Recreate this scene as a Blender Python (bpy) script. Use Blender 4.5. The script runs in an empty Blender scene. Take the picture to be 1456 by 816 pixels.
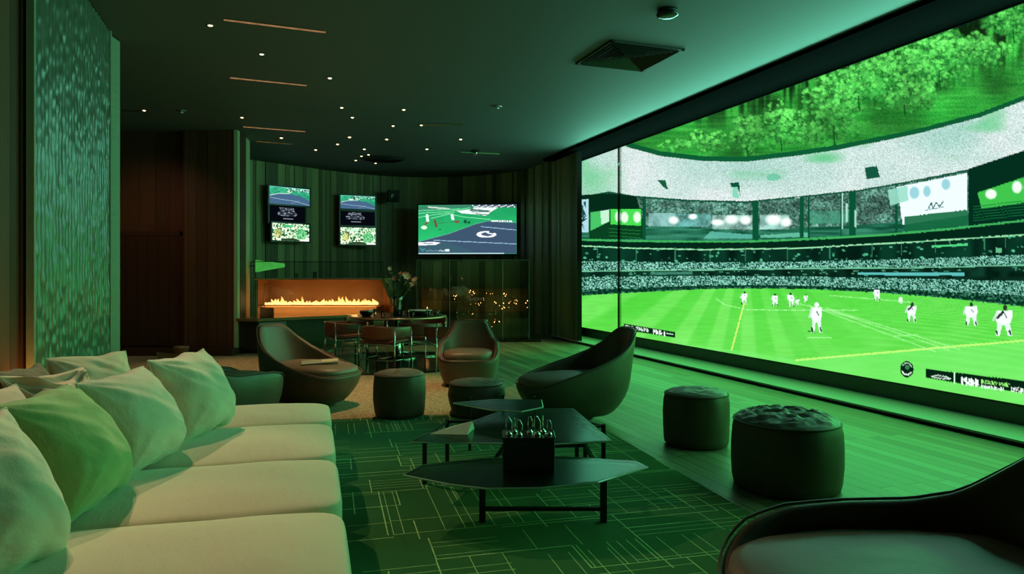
import bpy, math, random
import numpy as np
from mathutils import Vector, Matrix, noise as mnoise

random.seed(7)
RNG = np.random.default_rng(5)
F, CX, CY, H = 1000.0, 728.0, 387.0, 1.5
CEIL = 4.1
COL = bpy.context.scene.collection
PI = math.pi

def PZ(px, py, z):
    d = (H - z) * F / (py - CY)
    return Vector(((px - CX) / F * d, d, z))
def PD(px, py, d):
    return Vector(((px - CX) / F * d, d, H - (py - CY) / F * d))

# ------------------------------------------------------------------ objects
def prop(o, label=None, cat=None, group=None, kind=None):
    if label: o['label'] = label
    if cat: o['category'] = cat
    if group: o['group'] = group
    if kind: o['kind'] = kind
    return o
def empty(name, label, cat, loc=(0, 0, 0), rz=0, group=None):
    o = bpy.data.objects.new(name, None); COL.objects.link(o)
    o.empty_display_size = .1
    o.location = loc; o.rotation_euler = (0, 0, rz)
    return prop(o, label, cat, group)
def link(name, me, mat, parent=None, smooth=False):
    o = bpy.data.objects.new(name, me); COL.objects.link(o)
    if mat is not None: me.materials.append(mat)
    if smooth:
        me.polygons.foreach_set('use_smooth', [True] * len(me.polygons))
    if parent is not None: o.parent = parent
    return o
def copy_tree(o, parent=None):
    c = o.copy(); COL.objects.link(c)
    if parent is not None: c.parent = parent
    for ch in list(o.children): copy_tree(ch, c)
    return c

class MB:
    def __init__(s): s.v = []; s.f = []
    def add(s, vs, fs):
        b = len(s.v); s.v += [tuple(p) for p in vs]; s.f += [tuple(b + i for i in f) for f in fs]; return s
    def box(s, x0, x1, y0, y1, z0, z1, M=None):
        vs = [Vector((x, y, z)) for z in (z0, z1) for y in (y0, y1) for x in (x0, x1)]
        if M is not None: vs = [M @ p for p in vs]
        return s.add(vs, [(0, 2, 3, 1), (4, 5, 7, 6), (0, 1, 5, 4), (2, 6, 7, 3), (0, 4, 6, 2), (1, 3, 7, 5)])
    def tube(s, pts, r, n=8, closed=False):
        pts = [Vector(p) for p in pts]; rings = []
        m = len(pts); up = None
        for i, p in enumerate(pts):
            a = pts[(i - 1) % m] if (closed or i > 0) else p
            c = pts[(i + 1) % m] if (closed or i < m - 1) else p
            t = (c - a).normalized()
            if up is None:
                up = t.orthogonal().normalized()
            else:
                up = (up - t * up.dot(t)); up = up.normalized() if up.length > 1e-6 else t.orthogonal().normalized()
            w = t.cross(up)
            rr = r[i] if isinstance(r, (list, tuple)) else r
            rings.append([p + (up * math.cos(k * 2 * PI / n) + w * math.sin(k * 2 * PI / n)) * rr for k in range(n)])
        vs = [q for R_ in rings for q in R_]; fs = []
        for i in range(m if closed else m - 1):
            j = (i + 1) % m
            for k in range(n):
                k2 = (k + 1) % n
                fs.append((i * n + k, i * n + k2, j * n + k2, j * n + k))
        if not closed:
            fs.append(tuple(range(n))[::-1]); fs.append(tuple((m - 1) * n + k for k in range(n)))
        return s.add(vs, fs)
    def lathe(s, prof, n=32, c=(0, 0, 0), fn=None):
        vs = []; fs = []; m = len(prof)
        for (r, z) in prof:
            for k in range(n):
                a = 2 * PI * k / n
                p = Vector((c[0] + r * math.cos(a), c[1] + r * math.sin(a), c[2] + z))
                vs.append(fn(p, a, r, z) if fn else p)
        for i in range(m - 1):
            for k in range(n):
                k2 = (k + 1) % n
                fs.append((i * n + k, i * n + k2, (i + 1) * n + k2, (i + 1) * n + k))
        fs.append(tuple(range(n))[::-1]); fs.append(tuple((m - 1) * n + k for k in range(n)))
        return s.add(vs, fs)
    def prism(s, poly, z0, z1):
        n = len(poly)
        vs = [(p[0], p[1], z0) for p in poly] + [(p[0], p[1], z1) for p in poly]
        fs = [tuple(range(n))[::-1], tuple(range(n, 2 * n))] + [(i, (i + 1) % n, n + (i + 1) % n, n + i) for i in range(n)]
        return s.add(vs, fs)
    def grid(s, fn, nu, nv, wrap=False):
        vs = [fn(i / (nu if wrap else nu - 1), j / (nv - 1)) for j in range(nv) for i in range(nu)]
        fs = []
        for j in range(nv - 1):
            for i in range(nu if wrap else nu - 1):
                i2 = (i + 1) % nu
                fs.append((j * nu + i, j * nu + i2, (j + 1) * nu + i2, (j + 1) * nu + i))
        return s.add(vs, fs)
    def build(s, name, mat, parent=None, smooth=False, bevel=0, seg=2, fix=True):
        me = bpy.data.meshes.new(name); me.from_pydata(s.v, [], s.f); me.update()
        if fix:
            import bmesh
            bm = bmesh.new(); bm.from_mesh(me); bmesh.ops.recalc_face_normals(bm, faces=bm.faces); bm.to_mesh(me); bm.free()
        o = link(name, me, mat, parent, smooth)
        if bevel:
            m = o.modifiers.new('b', 'BEVEL'); m.width = bevel; m.segments = seg; m.limit_method = 'ANGLE'; m.harden_normals = False
        return o

# ------------------------------------------------------------------ materials
class NT:
    def __init__(s, name):
        s.m = bpy.data.materials.new(name); s.m.use_nodes = True; s.t = s.m.node_tree; s.t.nodes.clear()
        s.out = s.n('ShaderNodeOutputMaterial')
    def n(s, ty, **kw):
        x = s.t.nodes.new(ty)
        for k, v in kw.items(): setattr(x, k, v)
        return x
    def l(s, a, b): s.t.links.new(a, b)
    def put(s, sock, v):
        if hasattr(v, 'is_linked'): s.l(v, sock)
        elif isinstance(v, (tuple, list)) and len(v) == 3 and sock.type == 'RGBA': sock.default_value = (*v, 1)
        else: sock.default_value = v
    def math(s, op, a, b=0.0, c=0.0):
        x = s.n('ShaderNodeMath', operation=op)
        for i, v in enumerate((a, b, c)): s.put(x.inputs[i], v)
        return x.outputs[0]
    def mix(s, f, a, b, blend='MIX'):
        x = s.n('ShaderNodeMix', data_type='RGBA', blend_type=blend)
        s.put(x.inputs[0], f); s.put(x.inputs[6], a); s.put(x.inputs[7], b)
        return x.outputs[2]
    def pos(s): return s.n('ShaderNodeNewGeometry').outputs['Position']
    def obj(s): return s.n('ShaderNodeTexCoord').outputs['Object']
    def mapp(s, v, scale=(1, 1, 1), rot=(0, 0, 0), loc=(0, 0, 0)):
        x = s.n('ShaderNodeMapping'); s.l(v, x.inputs[0])
        x.inputs['Scale'].default_value = scale; x.inputs['Rotation'].default_value = rot; x.inputs['Location'].default_value = loc
        return x.outputs[0]
    def noise(s, v, scale=5, detail=3, rough=.5):
        x = s.n('ShaderNodeTexNoise'); s.l(v, x.inputs['Vector'])
        x.inputs['Scale'].default_value = scale; x.inputs['Detail'].default_value = detail; x.inputs['Roughness'].default_value = rough
        return x.outputs['Fac']
    def ramp(s, f, stops):
        x = s.n('ShaderNodeValToRGB'); s.l(f, x.inputs[0]); e = x.color_ramp.elements
        while len(e) < len(stops): e.new(.5)
        for i, (p, c) in enumerate(stops): e[i].position = p; e[i].color = (*c, 1) if len(c) == 3 else c
        return x.outputs[0]
    def bump(s, h, strength=.3, dist=.01):
        x = s.n('ShaderNodeBump'); x.inputs['Strength'].default_value = strength; x.inputs['Distance'].default_value = dist
        s.l(h, x.inputs['Height']); return x.outputs[0]
    def bsdf(s, col, rough=.5, metal=0, spec=.5, normal=None, coat=0, sheen=0):
        b = s.n('ShaderNodeBsdfPrincipled')
        s.put(b.inputs['Base Color'], col); s.put(b.inputs['Roughness'], rough); s.put(b.inputs['Metallic'], metal)
        s.put(b.inputs['Specular IOR Level'], spec); b.inputs['Coat Weight'].default_value = coat
        b.inputs['Sheen Weight'].default_value = sheen
        if normal is not None: s.l(normal, b.inputs['Normal'])
        s.l(b.outputs[0], s.out.inputs[0]); return b

def srgb(r, g, b):
    f = lambda c: (c / 255 / 12.92) if c / 255 <= .04045 else ((c / 255 + .055) / 1.055) ** 2.4
    return (f(r), f(g), f(b))

def m_fabric(name, col, scale=220, bump=.25, rough=.9, var=.12, sheen=.3, wr=.0):
    t = NT(name); o = t.obj()
    n1 = t.noise(o, scale, 2); n2 = t.noise(o, 3.0, 3)
    c = t.mix(n2, tuple(x * (1 - var) for x in col), tuple(min(1, x * (1 + var)) for x in col))
    h = n1
    if wr:
        w = t.noise(t.mapp(o, (1, 2.2, 1)), 7, 3, .55)
        h = t.math('ADD', t.math('MULTIPLY', n1, .12), t.math('MULTIPLY', w, wr))
        nb = t.bump(h, .5, .03)
    else:
        nb = t.bump(h, bump, .004)
    t.bsdf(c, rough, 0, .25, nb, 0, sheen); return t.m
def m_leather(name, col, rough=.45, wr=.3):
    t = NT(name); o = t.obj()
    v = t.n('ShaderNodeTexVoronoi'); t.l(o, v.inputs['Vector']); v.inputs['Scale'].default_value = 160
    n2 = t.noise(o, 6, 4)
    h = t.math('ADD', t.math('MULTIPLY', v.outputs[0], .25), t.math('MULTIPLY', n2, wr * 2))
    c = t.mix(n2, tuple(x * .8 for x in col), tuple(x * 1.25 for x in col))
    t.bsdf(c, rough, 0, .5, t.bump(h, .35, .006)); return t.m
def m_plain(name, col, rough=.5, metal=0, spec=.5, nscale=40, nb=.05):
    t = NT(name); n = t.noise(t.obj(), nscale, 3)
    c = t.mix(n, tuple(x * .92 for x in col), tuple(min(1, x * 1.08) for x in col))
    t.bsdf(c, rough, metal, spec, t.bump(n, nb, .003)); return t.m
def m_emit(name, col, st, nvar=.05):
    t = NT(name); e = t.n('ShaderNodeEmission'); n = t.noise(t.obj(), 9, 2)
    t.put(e.inputs[0], t.mix(n, tuple(x * (1 - nvar) for x in col), col)); e.inputs[1].default_value = st
    t.l(e.outputs[0], t.out.inputs[0]); return t.m
def m_glass(name, tint=(.8, .9, .85), gloss=.06, rough=.02, ior=1.5, gl=(1, 1, 1)):
    t = NT(name); tr = t.n('ShaderNodeBsdfTransparent'); g = t.n('ShaderNodeBsdfGlossy')
    n = t.noise(t.obj(), 3, 2)
    t.put(tr.inputs[0], t.mix(n, tint, tuple(x * .94 for x in tint))); g.inputs['Roughness'].default_value = rough; t.put(g.inputs[0], gl)
    fr = t.n('ShaderNodeFresnel'); fr.inputs[0].default_value = ior
    f = t.math('ADD', fr.outputs[0], gloss)
    mx = t.n('ShaderNodeMixShader'); t.l(f, mx.inputs[0]); t.l(tr.outputs[0], mx.inputs[1]); t.l(g.outputs[0], mx.inputs[2])
    t.l(mx.outputs[0], t.out.inputs[0]); return t.m
def m_picture(name, st):
    t = NT(name); a = t.n('ShaderNodeAttribute'); a.attribute_name = 'picture'
    e = t.n('ShaderNodeEmission'); t.l(a.outputs['Color'], e.inputs[0]); e.inputs[1].default_value = st
    t.l(e.outputs[0], t.out.inputs[0]); return t.m
def m_wood(name, dark, light, rough=.5, spec=.4):
    t = NT(name); p = t.pos()
    a = t.n('ShaderNodeAttribute'); a.attribute_name = 'tone'
    g = t.noise(t.mapp(p, (9, 9, .7)), 4, 5, .6)
    g2 = t.noise(t.mapp(p, (60, 60, 2)), 2, 2)
    f = t.math('ADD', t.math('MULTIPLY', a.outputs['Fac'], .6), t.math('MULTIPLY', g, .4))
    c = t.mix(f, dark, light)
    t.bsdf(c, rough, 0, spec, t.bump(t.math('ADD', g, g2), .3, .006)); return t.m

M_floor = None
def make_floor_mat():
    t = NT('floor_planks'); p = t.pos()
    v = t.mapp(p, (1, 1, 1), (0, 0, -1.9))   # planks run along the wall of screens
    br = t.n('ShaderNodeTexBrick'); t.l(v, br.inputs['Vector'])
    br.offset = .37; br.inputs['Color1'].default_value = (0, 0, 0, 1); br.inputs['Color2'].default_value = (1, 1, 1, 1)
    br.inputs['Mortar'].default_value = (.5, .5, .5, 1)
    br.inputs['Scale'].default_value = 1; br.inputs['Mortar Size'].default_value = .004
    br.inputs['Brick Width'].default_value = 1.9; br.inputs['Row Height'].default_value = .125
    g = t.noise(t.mapp(v, (.5, 14, 1)), 1.9, 6, .68)
    f = t.math('ADD', t.math('MULTIPLY', br.outputs['Color'], .38), t.math('MULTIPLY', g, .62))
    c = t.ramp(f, [(.2, (.09, .085, .055)), (.5, (.20, .19, .12)), (.8, (.31, .31, .20))])
    c = t.mix(br.outputs['Fac'], c, (.01, .008, .006))
    h = t.math('SUBTRACT', t.math('MULTIPLY', g, .4), br.outputs['Fac'])
    t.bsdf(c, t.math('ADD', t.math('MULTIPLY', g, .25), .33), 0, .5, t.bump(h, .35, .004)); return t.m

def make_rug_mat():
    t = NT('rug_lines'); p = t.pos()
    v = t.mapp(p, (1, 1, 1), (0, 0, -.255))
    sp = t.n('ShaderNodeSeparateXYZ'); t.l(v, sp.inputs[0]); X, Y = sp.outputs[0], sp.outputs[1]
    def rnd(a, b, seed):
        cb = t.n('ShaderNodeCombineXYZ'); t.put(cb.inputs[0], a); t.put(cb.inputs[1], b); t.put(cb.inputs[2], seed)
        w = t.n('ShaderNodeTexWhiteNoise', noise_dimensions='3D'); t.l(cb.outputs[0], w.inputs['Vector']); return w.outputs['Value']
    total = None
    for (cw, ch, seed, thr) in ((.62, .44, 1.0, .28), (.9, .8, 5.0, .42), (.37, .3, 9.0, .5)):
        row = t.math('FLOOR', t.math('DIVIDE', Y, ch))
        xs = t.math('ADD', X, t.math('MULTIPLY', rnd(row, 0.0, seed), cw))
        cx = t.math('FLOOR', t.math('DIVIDE', xs, cw))
        r1 = rnd(cx, row, seed + 1); r2 = rnd(cx, row, seed + 2); r3 = rnd(cx, row, seed + 3)
        # direction by cell
        isx = t.math('GREATER_THAN', r1, .5)
        q = t.math('ADD', t.math('MULTIPLY', X, isx), t.math('MULTIPLY', Y, t.math('SUBTRACT', 1.0, isx)))
        fq = t.math('ADD', t.math('MULTIPLY', t.math('FLOOR', t.math('MULTIPLY', r3, 4)), 4.0), 5.0)
        ph = t.math('MULTIPLY', q, fq)
        fr = t.math('FRACT', ph)
        # width constant in metres, random drop-out per line
        w = t.math('MULTIPLY', fq, .0045)
        ln = t.math('LESS_THAN', fr, w)
        dr = t.math('GREATER_THAN', rnd(t.math('FLOOR', ph), cx, seed + 4), .45)
        on = t.math('GREATER_THAN', r2, thr)
        lay = t.math('MULTIPLY', t.math('MULTIPLY', ln, dr), on)
        total = lay if total is None else t.math('MAXIMUM', total, lay)
        # cell border lines
        fx = t.math('FRACT', t.math('DIVIDE', xs, cw)); bx = t.math('LESS_THAN', fx, .007 / cw)
        total = t.math('MAXIMUM', total, t.math('MULTIPLY', bx, t.math('GREATER_THAN', r3, .72)))
        fy = t.math('FRACT', t.math('DIVIDE', Y, ch)); by = t.math('LESS_THAN', fy, .007 / ch)
        total = t.math('MAXIMUM', total, t.math('MULTIPLY', by, t.math('GREATER_THAN', r2, .7)))
    n = t.noise(p, 260, 2); n2 = t.noise(p, 14, 3)
    base = t.mix(n, (.001, .035, .002), (.010, .22, .016))
    base = t.mix(t.math('MULTIPLY', n2, .5), base, (.003, .08, .004))
    brk = t.math('MULTIPLY', total, t.math('ADD', t.math('MULTIPLY', n2, 1.0), .35))
    c = t.mix(brk, base, (.55, .85, .34))
    t.bsdf(c, .95, 0, .15, t.bump(n, .6, .01), 0, .2); return t.m

def make_carpet_mat():
    t = NT('tan_carpet'); p = t.pos(); n = t.noise(p, 60, 3); n2 = t.noise(t.mapp(p, (2, 9, 1), (0, 0, .7)), 6, 3)
    f = t.math('ADD', t.math('MULTIPLY', n, .6), t.math('MULTIPLY', n2, .4))
    c = t.ramp(f, [(.35, (.14, .09, .045)), (.65, (.60, .46, .28))])
    t.bsdf(c, .95, 0, .2, t.bump(n, .8, .01)); return t.m

def make_ceiling_mat():
    t = NT('ceiling_paint'); n = t.noise(t.pos(), 60, 3)
    c = t.mix(n, (.10, .11, .11), (.12, .13, .13))
    t.bsdf(c, .7, 0, .3, t.bump(n, .1, .003)); return t.m

def make_ribbed_mat():
    t = NT('ribbed_panel'); o = t.obj()
    p = t.pos(); n = t.noise(t.mapp(p, (40, 40, 5)), 3, 4, .6)
    c = t.mix(n, (.04, .055, .035), (.12, .15, .10))
    t.bsdf(c, .3, 0, .8, t.bump(n, .4, .006)); return t.m

MAT = {}
MAT['floor'] = make_floor_mat(); MAT['rug'] = make_rug_mat(); MAT['carpet'] = make_carpet_mat()
MAT['ceil'] = make_ceiling_mat(); MAT['ribbed'] = make_ribbed_mat()
MAT['black'] = m_plain('matte_black', (.009, .009, .009), .6)
MAT['velvet'] = m_plain('black_paint', (.003, .003, .003), 1.0, 0, .0)
MAT['tread'] = m_plain('tread_paint', (.42, .46, .42), .5)
MAT['plinth'] = m_plain('plinth_paint', (.10, .12, .10), .45)
MAT['blackgloss'] = m_plain('gloss_black', (.012, .013, .012), .15)
MAT['wood_back'] = m_wood('back_planks', (.02, .018, .009), (.55, .52, .25), .5)
MAT['wood_left'] = m_wood('brown_planks', (.04, .014, .007), (.16, .065, .03), .45)
MAT['wood_pale'] = m_wood('pale_planks', (.35, .36, .22), (.55, .55, .34), .5)  # return face lit by the screen; that light is put into the colour
MAT['sofa'] = m_fabric('cream_linen', (.66, .56, .40), 260, .3, .9, .06)
MAT['sofa_seat'] = m_fabric('cream_linen_seat', (.70, .59, .42), 260, .3, .9, .06, wr=.35)
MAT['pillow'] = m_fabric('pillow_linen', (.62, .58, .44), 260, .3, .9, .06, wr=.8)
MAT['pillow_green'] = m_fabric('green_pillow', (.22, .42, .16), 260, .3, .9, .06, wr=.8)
MAT['pillow_dim'] = m_fabric('taupe_pillow', (.20, .15, .09), 260, .3, .9, .06, wr=.8)  # this pillow lies in shadow; the shade is put into its cover colour
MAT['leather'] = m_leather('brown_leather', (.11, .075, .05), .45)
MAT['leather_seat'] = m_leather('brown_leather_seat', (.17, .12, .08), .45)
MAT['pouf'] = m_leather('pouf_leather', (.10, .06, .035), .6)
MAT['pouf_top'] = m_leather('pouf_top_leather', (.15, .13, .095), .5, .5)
MAT['tan_leather'] = m_leather('cognac_leather', (.16, .05, .025), .4)
MAT['chrome'] = m_plain('chrome', (.75, .78, .75), .12, 1)
MAT['copper'] = m_plain('copper_sheet', (.30, .155, .07), .5, 0, .5, 12)
MAT['copper_edge'] = m_plain('copper_edge', (.75, .42, .22), .35, .7)
MAT['stone'] = m_plain('dark_stone', (.035, .026, .02), .25)
MAT['hearth'] = m_plain('polished_hearth', (.24, .14, .07), .16)
MAT['glass'] = m_glass('clear_glass', (.90, .95, .92), .0)
MAT['glass_dark'] = m_glass('smoked_green_glass', (.58, .78, .64), .02, .22, 1.33, (.6, .8, .7))
MAT['glass_edge'] = m_plain('glass_edge', (.35, .55, .45), .15, 0, .8)
MAT['bezel'] = m_plain('bezel', (.008, .009, .009), .3)
MAT['lamp_warm'] = m_emit('downlight_lens', (1.0, .66, .34), 9)
MAT['slot_glow'] = m_emit('slot_glow', (1.0, .50, .22), .55, .9)
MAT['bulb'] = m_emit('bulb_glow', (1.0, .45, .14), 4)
MAT['candle'] = m_emit('candle_glow', (1.0, .50, .15), 5)
MAT['paper'] = m_plain('paper', (.62, .50, .28), .7)
MAT['paper2'] = m_plain('newsprint', (.30, .30, .22), .7)
MAT['leaf'] = m_plain('leaf', (.05, .12, .03), .5)
MAT['petal'] = m_plain('petal', (.80, .42, .28), .6)
MAT['ceramic'] = m_plain('pot_brown', (.16, .08, .045), .4)
MAT['white'] = m_plain('white_plastic', (.55, .55, .5), .4)
MAT['steel'] = m_plain('steel', (.35, .34, .32), .3, .8)

# ------------------------------------------------------------------ tiny rasteriser for the screens' pictures
class Ras:
    def __init__(s, x0, y0, x1, y1, sc, bg=(0, 0, 0)):
        s.x0, s.y0, s.sc = x0, y0, sc
        s.w = int((x1 - x0) * sc) + 1; s.h = int((y1 - y0) * sc) + 1
        s.a = np.zeros((s.h, s.w, 3)) + np.array(bg, float)
        s.X, s.Y = np.meshgrid(x0 + np.arange(s.w) / sc, y0 + np.arange(s.h) / sc)
    def mask_poly(s, pts):
        pts = np.array(pts, float); inside = np.zeros((s.h, s.w), bool)
        bx0 = max(0, int((pts[:, 0].min() - s.x0) * s.sc) - 1); bx1 = min(s.w, int((pts[:, 0].max() - s.x0) * s.sc) + 2)
        by0 = max(0, int((pts[:, 1].min() - s.y0) * s.sc) - 1); by1 = min(s.h, int((pts[:, 1].max() - s.y0) * s.sc) + 2)
        if bx1 <= bx0 or by1 <= by0: return inside
        X = s.X[by0:by1, bx0:bx1]; Y = s.Y[by0:by1, bx0:bx1]; m = np.zeros(X.shape, bool)
        n = len(pts)
        for i in range(n):
            xa, ya = pts[i]; xb, yb = pts[(i + 1) % n]
            if ya == yb: continue
            c = ((ya > Y) != (yb > Y)) & (X < (xb - xa) * (Y - ya) / (yb - ya) + xa)
            m ^= c
        inside[by0:by1, bx0:bx1] = m; return inside
    def put(s, m, col, al=1.0):
        c = np.array(col, float)
        if np.isscalar(al): al = np.full(m.shape, al)
        k = (m * al)[..., None]; s.a = s.a * (1 - k) + c * k
    def win(s, x0, y0, x1, y1):
        i0 = max(0, int((x0 - s.x0) * s.sc) - 1); i1 = min(s.w, int((x1 - s.x0) * s.sc) + 2)
        j0 = max(0, int((y0 - s.y0) * s.sc) - 1); j1 = min(s.h, int((y1 - s.y0) * s.sc) + 2)
        return (slice(j0, max(j0, j1)), slice(i0, max(i0, i1)))
    def putw(s, w, k, col):
        k = np.asarray(k, float)[..., None]; s.a[w] = s.a[w] * (1 - k) + np.array(col, float) * k
    def poly(s, pts, col, al=1.0): s.put(s.mask_poly(pts), col, al)
    def ell(s, cx, cy, rx, ry, col, al=1.0, soft=0):
        w = s.win(cx - rx, cy - ry, cx + rx, cy + ry); X, Y = s.X[w], s.Y[w]
        d = ((X - cx) / rx) ** 2 + ((Y - cy) / ry) ** 2
        s.putw(w, al * (np.clip((1 - d) / soft, 0, 1) if soft else (d <= 1)), col)
    def line(s, pts, wd, col, al=1.0):
        xs = [p[0] for p in pts]; ys = [p[1] for p in pts]
        w = s.win(min(xs) - wd, min(ys) - wd, max(xs) + wd, max(ys) + wd); X, Y = s.X[w], s.Y[w]
        m = np.zeros(X.shape, bool)
        for (xa, ya), (xb, yb) in zip(pts[:-1], pts[1:]):
            dx, dy = xb - xa, yb - ya; L = dx * dx + dy * dy + 1e-9
            t = np.clip(((X - xa) * dx + (Y - ya) * dy) / L, 0, 1)
            m |= (X - xa - t * dx) ** 2 + (Y - ya - t * dy) ** 2 <= (wd / 2) ** 2
        s.putw(w, m * al, col)
    def band(s, top, bot, x0=-1e9, x1=1e9):
        t = np.interp(s.X[0], *zip(*top)); b = np.interp(s.X[0], *zip(*bot))
        return (s.Y >= t) & (s.Y < b) & (s.X >= x0) & (s.X < x1)
    def nz(s, fx, fy, seed=0):
        r = np.random.default_rng(seed)
        gw = int((s.X.max() - s.X.min()) / fx) + 3; gh = int((s.Y.max() - s.Y.min()) / fy) + 3
        g = r.random((gh, gw)); u = (s.X - s.X.min()) / fx; v = (s.Y - s.Y.min()) / fy
        i = u.astype(int); j = v.astype(int); a = u - i; b = v - j; a = a * a * (3 - 2 * a); b = b * b * (3 - 2 * b)
        return (g[j, i] * (1 - a) + g[j, i + 1] * a) * (1 - b) + (g[j + 1, i] * (1 - a) + g[j + 1, i + 1] * a) * b
    def sample(s, px, py):
        i = np.clip(((px - s.x0) * s.sc).round().astype(int), 0, s.w - 1); j = np.clip(((py - s.y0) * s.sc).round().astype(int), 0, s.h - 1)
        return s.a[j, i]
def lin(c):
    c = np.clip(c, 0, 255) / 255.0
    return np.where(c <= .04045, c / 12.92, ((c + .055) / 1.055) ** 2.4)
def lerpc(n, c0, c1):
    return np.array(c0, float) * (1 - n[..., None]) + np.array(c1, float) * n[..., None]

def stadium():
    R = Ras(812, -60, 1620, 640, 1.6)
    def fill(m, colarr): R.a = np.where(m[..., None], colarr, R.a)
    pt = lambda *a: list(a)
    rim = pt((812, 175), (860, 192), (895, 205), (940, 217), (1000, 224), (1060, 225), (1136, 216), (1191, 208), (1301, 186), (1393, 162), (1456, 138), (1620, 70))
    rlow = pt((812, 282), (866, 272), (900, 278), (980, 284), (1060, 286), (1136, 279), (1220, 270), (1300, 256), (1375, 241), (1456, 217), (1620, 160))
    led = pt((812, 339), (900, 341), (980, 342), (1060, 342), (1136, 339), (1250, 333), (1350, 324), (1456, 312), (1620, 285))
    wl = pt((812, 348), (900, 352), (1000, 354), (1136, 352), (1300, 343), (1456, 333), (1620, 318))
    uc0 = pt((812, 371), (1000, 373), (1136, 372), (1300, 368), (1456, 362), (1620, 352))
    uc1 = pt((812, 385), (1000, 383), (1136, 381), (1300, 380), (1456, 376), (1620, 370))
    lc0 = pt((812, 394), (1000, 392), (1136, 393), (1300, 396), (1456, 400), (1620, 405))
    lc1 = pt((812, 412), (1000, 406), (1136, 407), (1300, 412), (1456, 420), (1620, 430))
    ft = pt((812, 421), (900, 416), (1000, 411), (1060, 410), (1150, 411), (1250, 416), (1350, 424), (1456, 436), (1620, 455))
    low = pt((812, -100), (1620, -100)); hi = pt((812, 700), (1620, 700))
    fine = RNG.random((R.h, R.w)); n2 = R.nz(2.2, 2.2, 1); n4 = R.nz(5, 5, 2); n9 = R.nz(11, 9, 3); n30 = R.nz(40, 26, 4); n60 = R.nz(90, 60, 6)
    # trees above the rim
    m = R.band(low, rim)
    tr = n4 * .35 + n2 * .35 + fine * .3
    c = lerpc(np.clip((tr - .22) * 1.5, 0, 1), (22, 120, 40), (105, 232, 100))
    str_ = R.nz(60, 4, 8) * .6 + R.nz(26, 2, 9) * .4
    water = lerpc(str_, (30, 140, 46), (80, 205, 80))
    rimy = np.interp(R.X[0], *zip(*rim)); dist = rimy - R.Y
    treem = np.full_like(R.X, -9.0)
    TREES = ((1005, 22, 30, 16), (1062, 34, 24, 28), (1110, 42, 34, 30), (1185, 60, 38, 50), (1220, 84, 28, 30), (1285, 78, 58, 42), (1335, 100, 55, 40), (1300, 50, 30, 22), (1385, 92, 50, 22), (1440, 120, 40, 30), (1456, 150, 40, 30), (1520, 150, 60, 50), (960, 14, 22, 10), (1240, 112, 22, 20), (1150, 26, 24, 18))
    for (x, dy, rx, ry) in TREES:
        yy = np.interp(x, *zip(*rim)) - dy
        treem = np.maximum(treem, 1 - (((R.X - x) / rx) ** 2 + ((R.Y - yy) / ry) ** 2))
    tk = np.clip((treem + (n9 - .5) * .9 + (n4 - .5) * .8) * 2.2, 0, 1)[..., None]; c = c * .72
    c = c * tk + water * (0.66 + .42 * n30[..., None]) * (1 - tk)
    vs_k = R.nz(9, 55, 35) * .6 + R.nz(4, 30, 36) * .4
    up = np.clip((dist - 38) / 40, 0, 1) * (1 - tk[..., 0])
    c = c * (1 - (.75 * up * np.clip((vs_k - .35) * 3, 0, 1))[..., None])
    R2 = Ras(812, -60, 1620, 640, 1.6); R2.a = c
    rt = random.Random(21)
    for (x, dy, rx, ry) in TREES:
        yy = float(np.interp(x, *zip(*rim))) - dy
        for k in range(int(rx * ry / 5.0)):
            a_ = rt.uniform(0, 2 * PI); q_ = math.sqrt(rt.random()) * (1 + .25 * math.sin(a_ * 5 + x)); bx_, by_ = x + rx * q_ * math.cos(a_), yy + ry * q_ * math.sin(a_)
            lit = min(1, max(0, .62 - .35 * math.sin(a_) * q_ + rt.uniform(-.38, .38)))
            col_ = (24 + 92 * lit, 112 + 128 * lit, 40 + 66 * lit); sz = rt.uniform(1.2, 4.2)
            R2.ell(bx_, by_, sz * rt.uniform(.8, 1.5), sz, col_, .8, .9)
        if ry > 24: R2.line([(x, yy + ry * .6), (x + 2, yy + ry * 1.25)], 2, (12, 70, 28), .8)
    c = R2.a * (.84 + .3 * fine[..., None]) * (.80 + .36 * R.nz(44, 60, 12)[..., None])
    fill(m, c)
    # white roof
    m = R.band(rim, rlow)
    cell = (np.sin(R.X * 1.6) * np.sin(R.Y * 1.9 + R.X * .15)) * .5 + .5
    wv = np.clip(.78 + .5 * (n60 - .4) + .25 * (n30 - .5), 0, 1)
    c = lerpc(wv, (120, 205, 180), (240, 255, 252))
    c = c * (1 - .22 * cell[..., None]) * (.86 + .26 * fine[..., None])
    grn = np.clip((R.nz(60, 22, 21) - .70) * 2.5, 0, 1) * np.clip(1.25 - (R.Y - rimy) / 50, 0, 1) + np.clip((895 - R.X) / 60, 0, 1) * n30 * .9
    c = c * (1 - np.clip(grn, 0, .8)[..., None]) + np.array((70, 190, 110)) * np.clip(grn, 0, .8)[..., None]
    fill(m, c)
    sh4 = [(x, y + 7) for x, y in rim]
    R.put(R.band([(x, y - 2) for x, y in rim], [(x, y + 5) for x, y in rim], 890), (12, 88, 50))
    R.put(R.band(rlow, [(x, y + 2.5) for x, y in rlow]), (15, 80, 55))
    R.poly([(935, 256), (946, 256), (950, 270), (943, 266)], (20, 90, 60)); R.poly([(1038, 260), (1051, 259), (1053, 279), (1048, 266), (1040, 266)], (14, 80, 54)); R.poly([(1042, 266), (1048, 266), (1051, 282), (1041, 280)], (130, 210, 180))
    R.poly([(1230, 238), (1247, 236), (1251, 252), (1232, 255)], (20, 84, 62))
    R.ell(1100, 252, 10, 5, (90, 190, 150), .7); R.ell(1135, 288, 8, 8, (225, 245, 240), .8)
    # middle stands
    m = R.band([(x, y + 2.5) for x, y in rlow], led)
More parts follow.
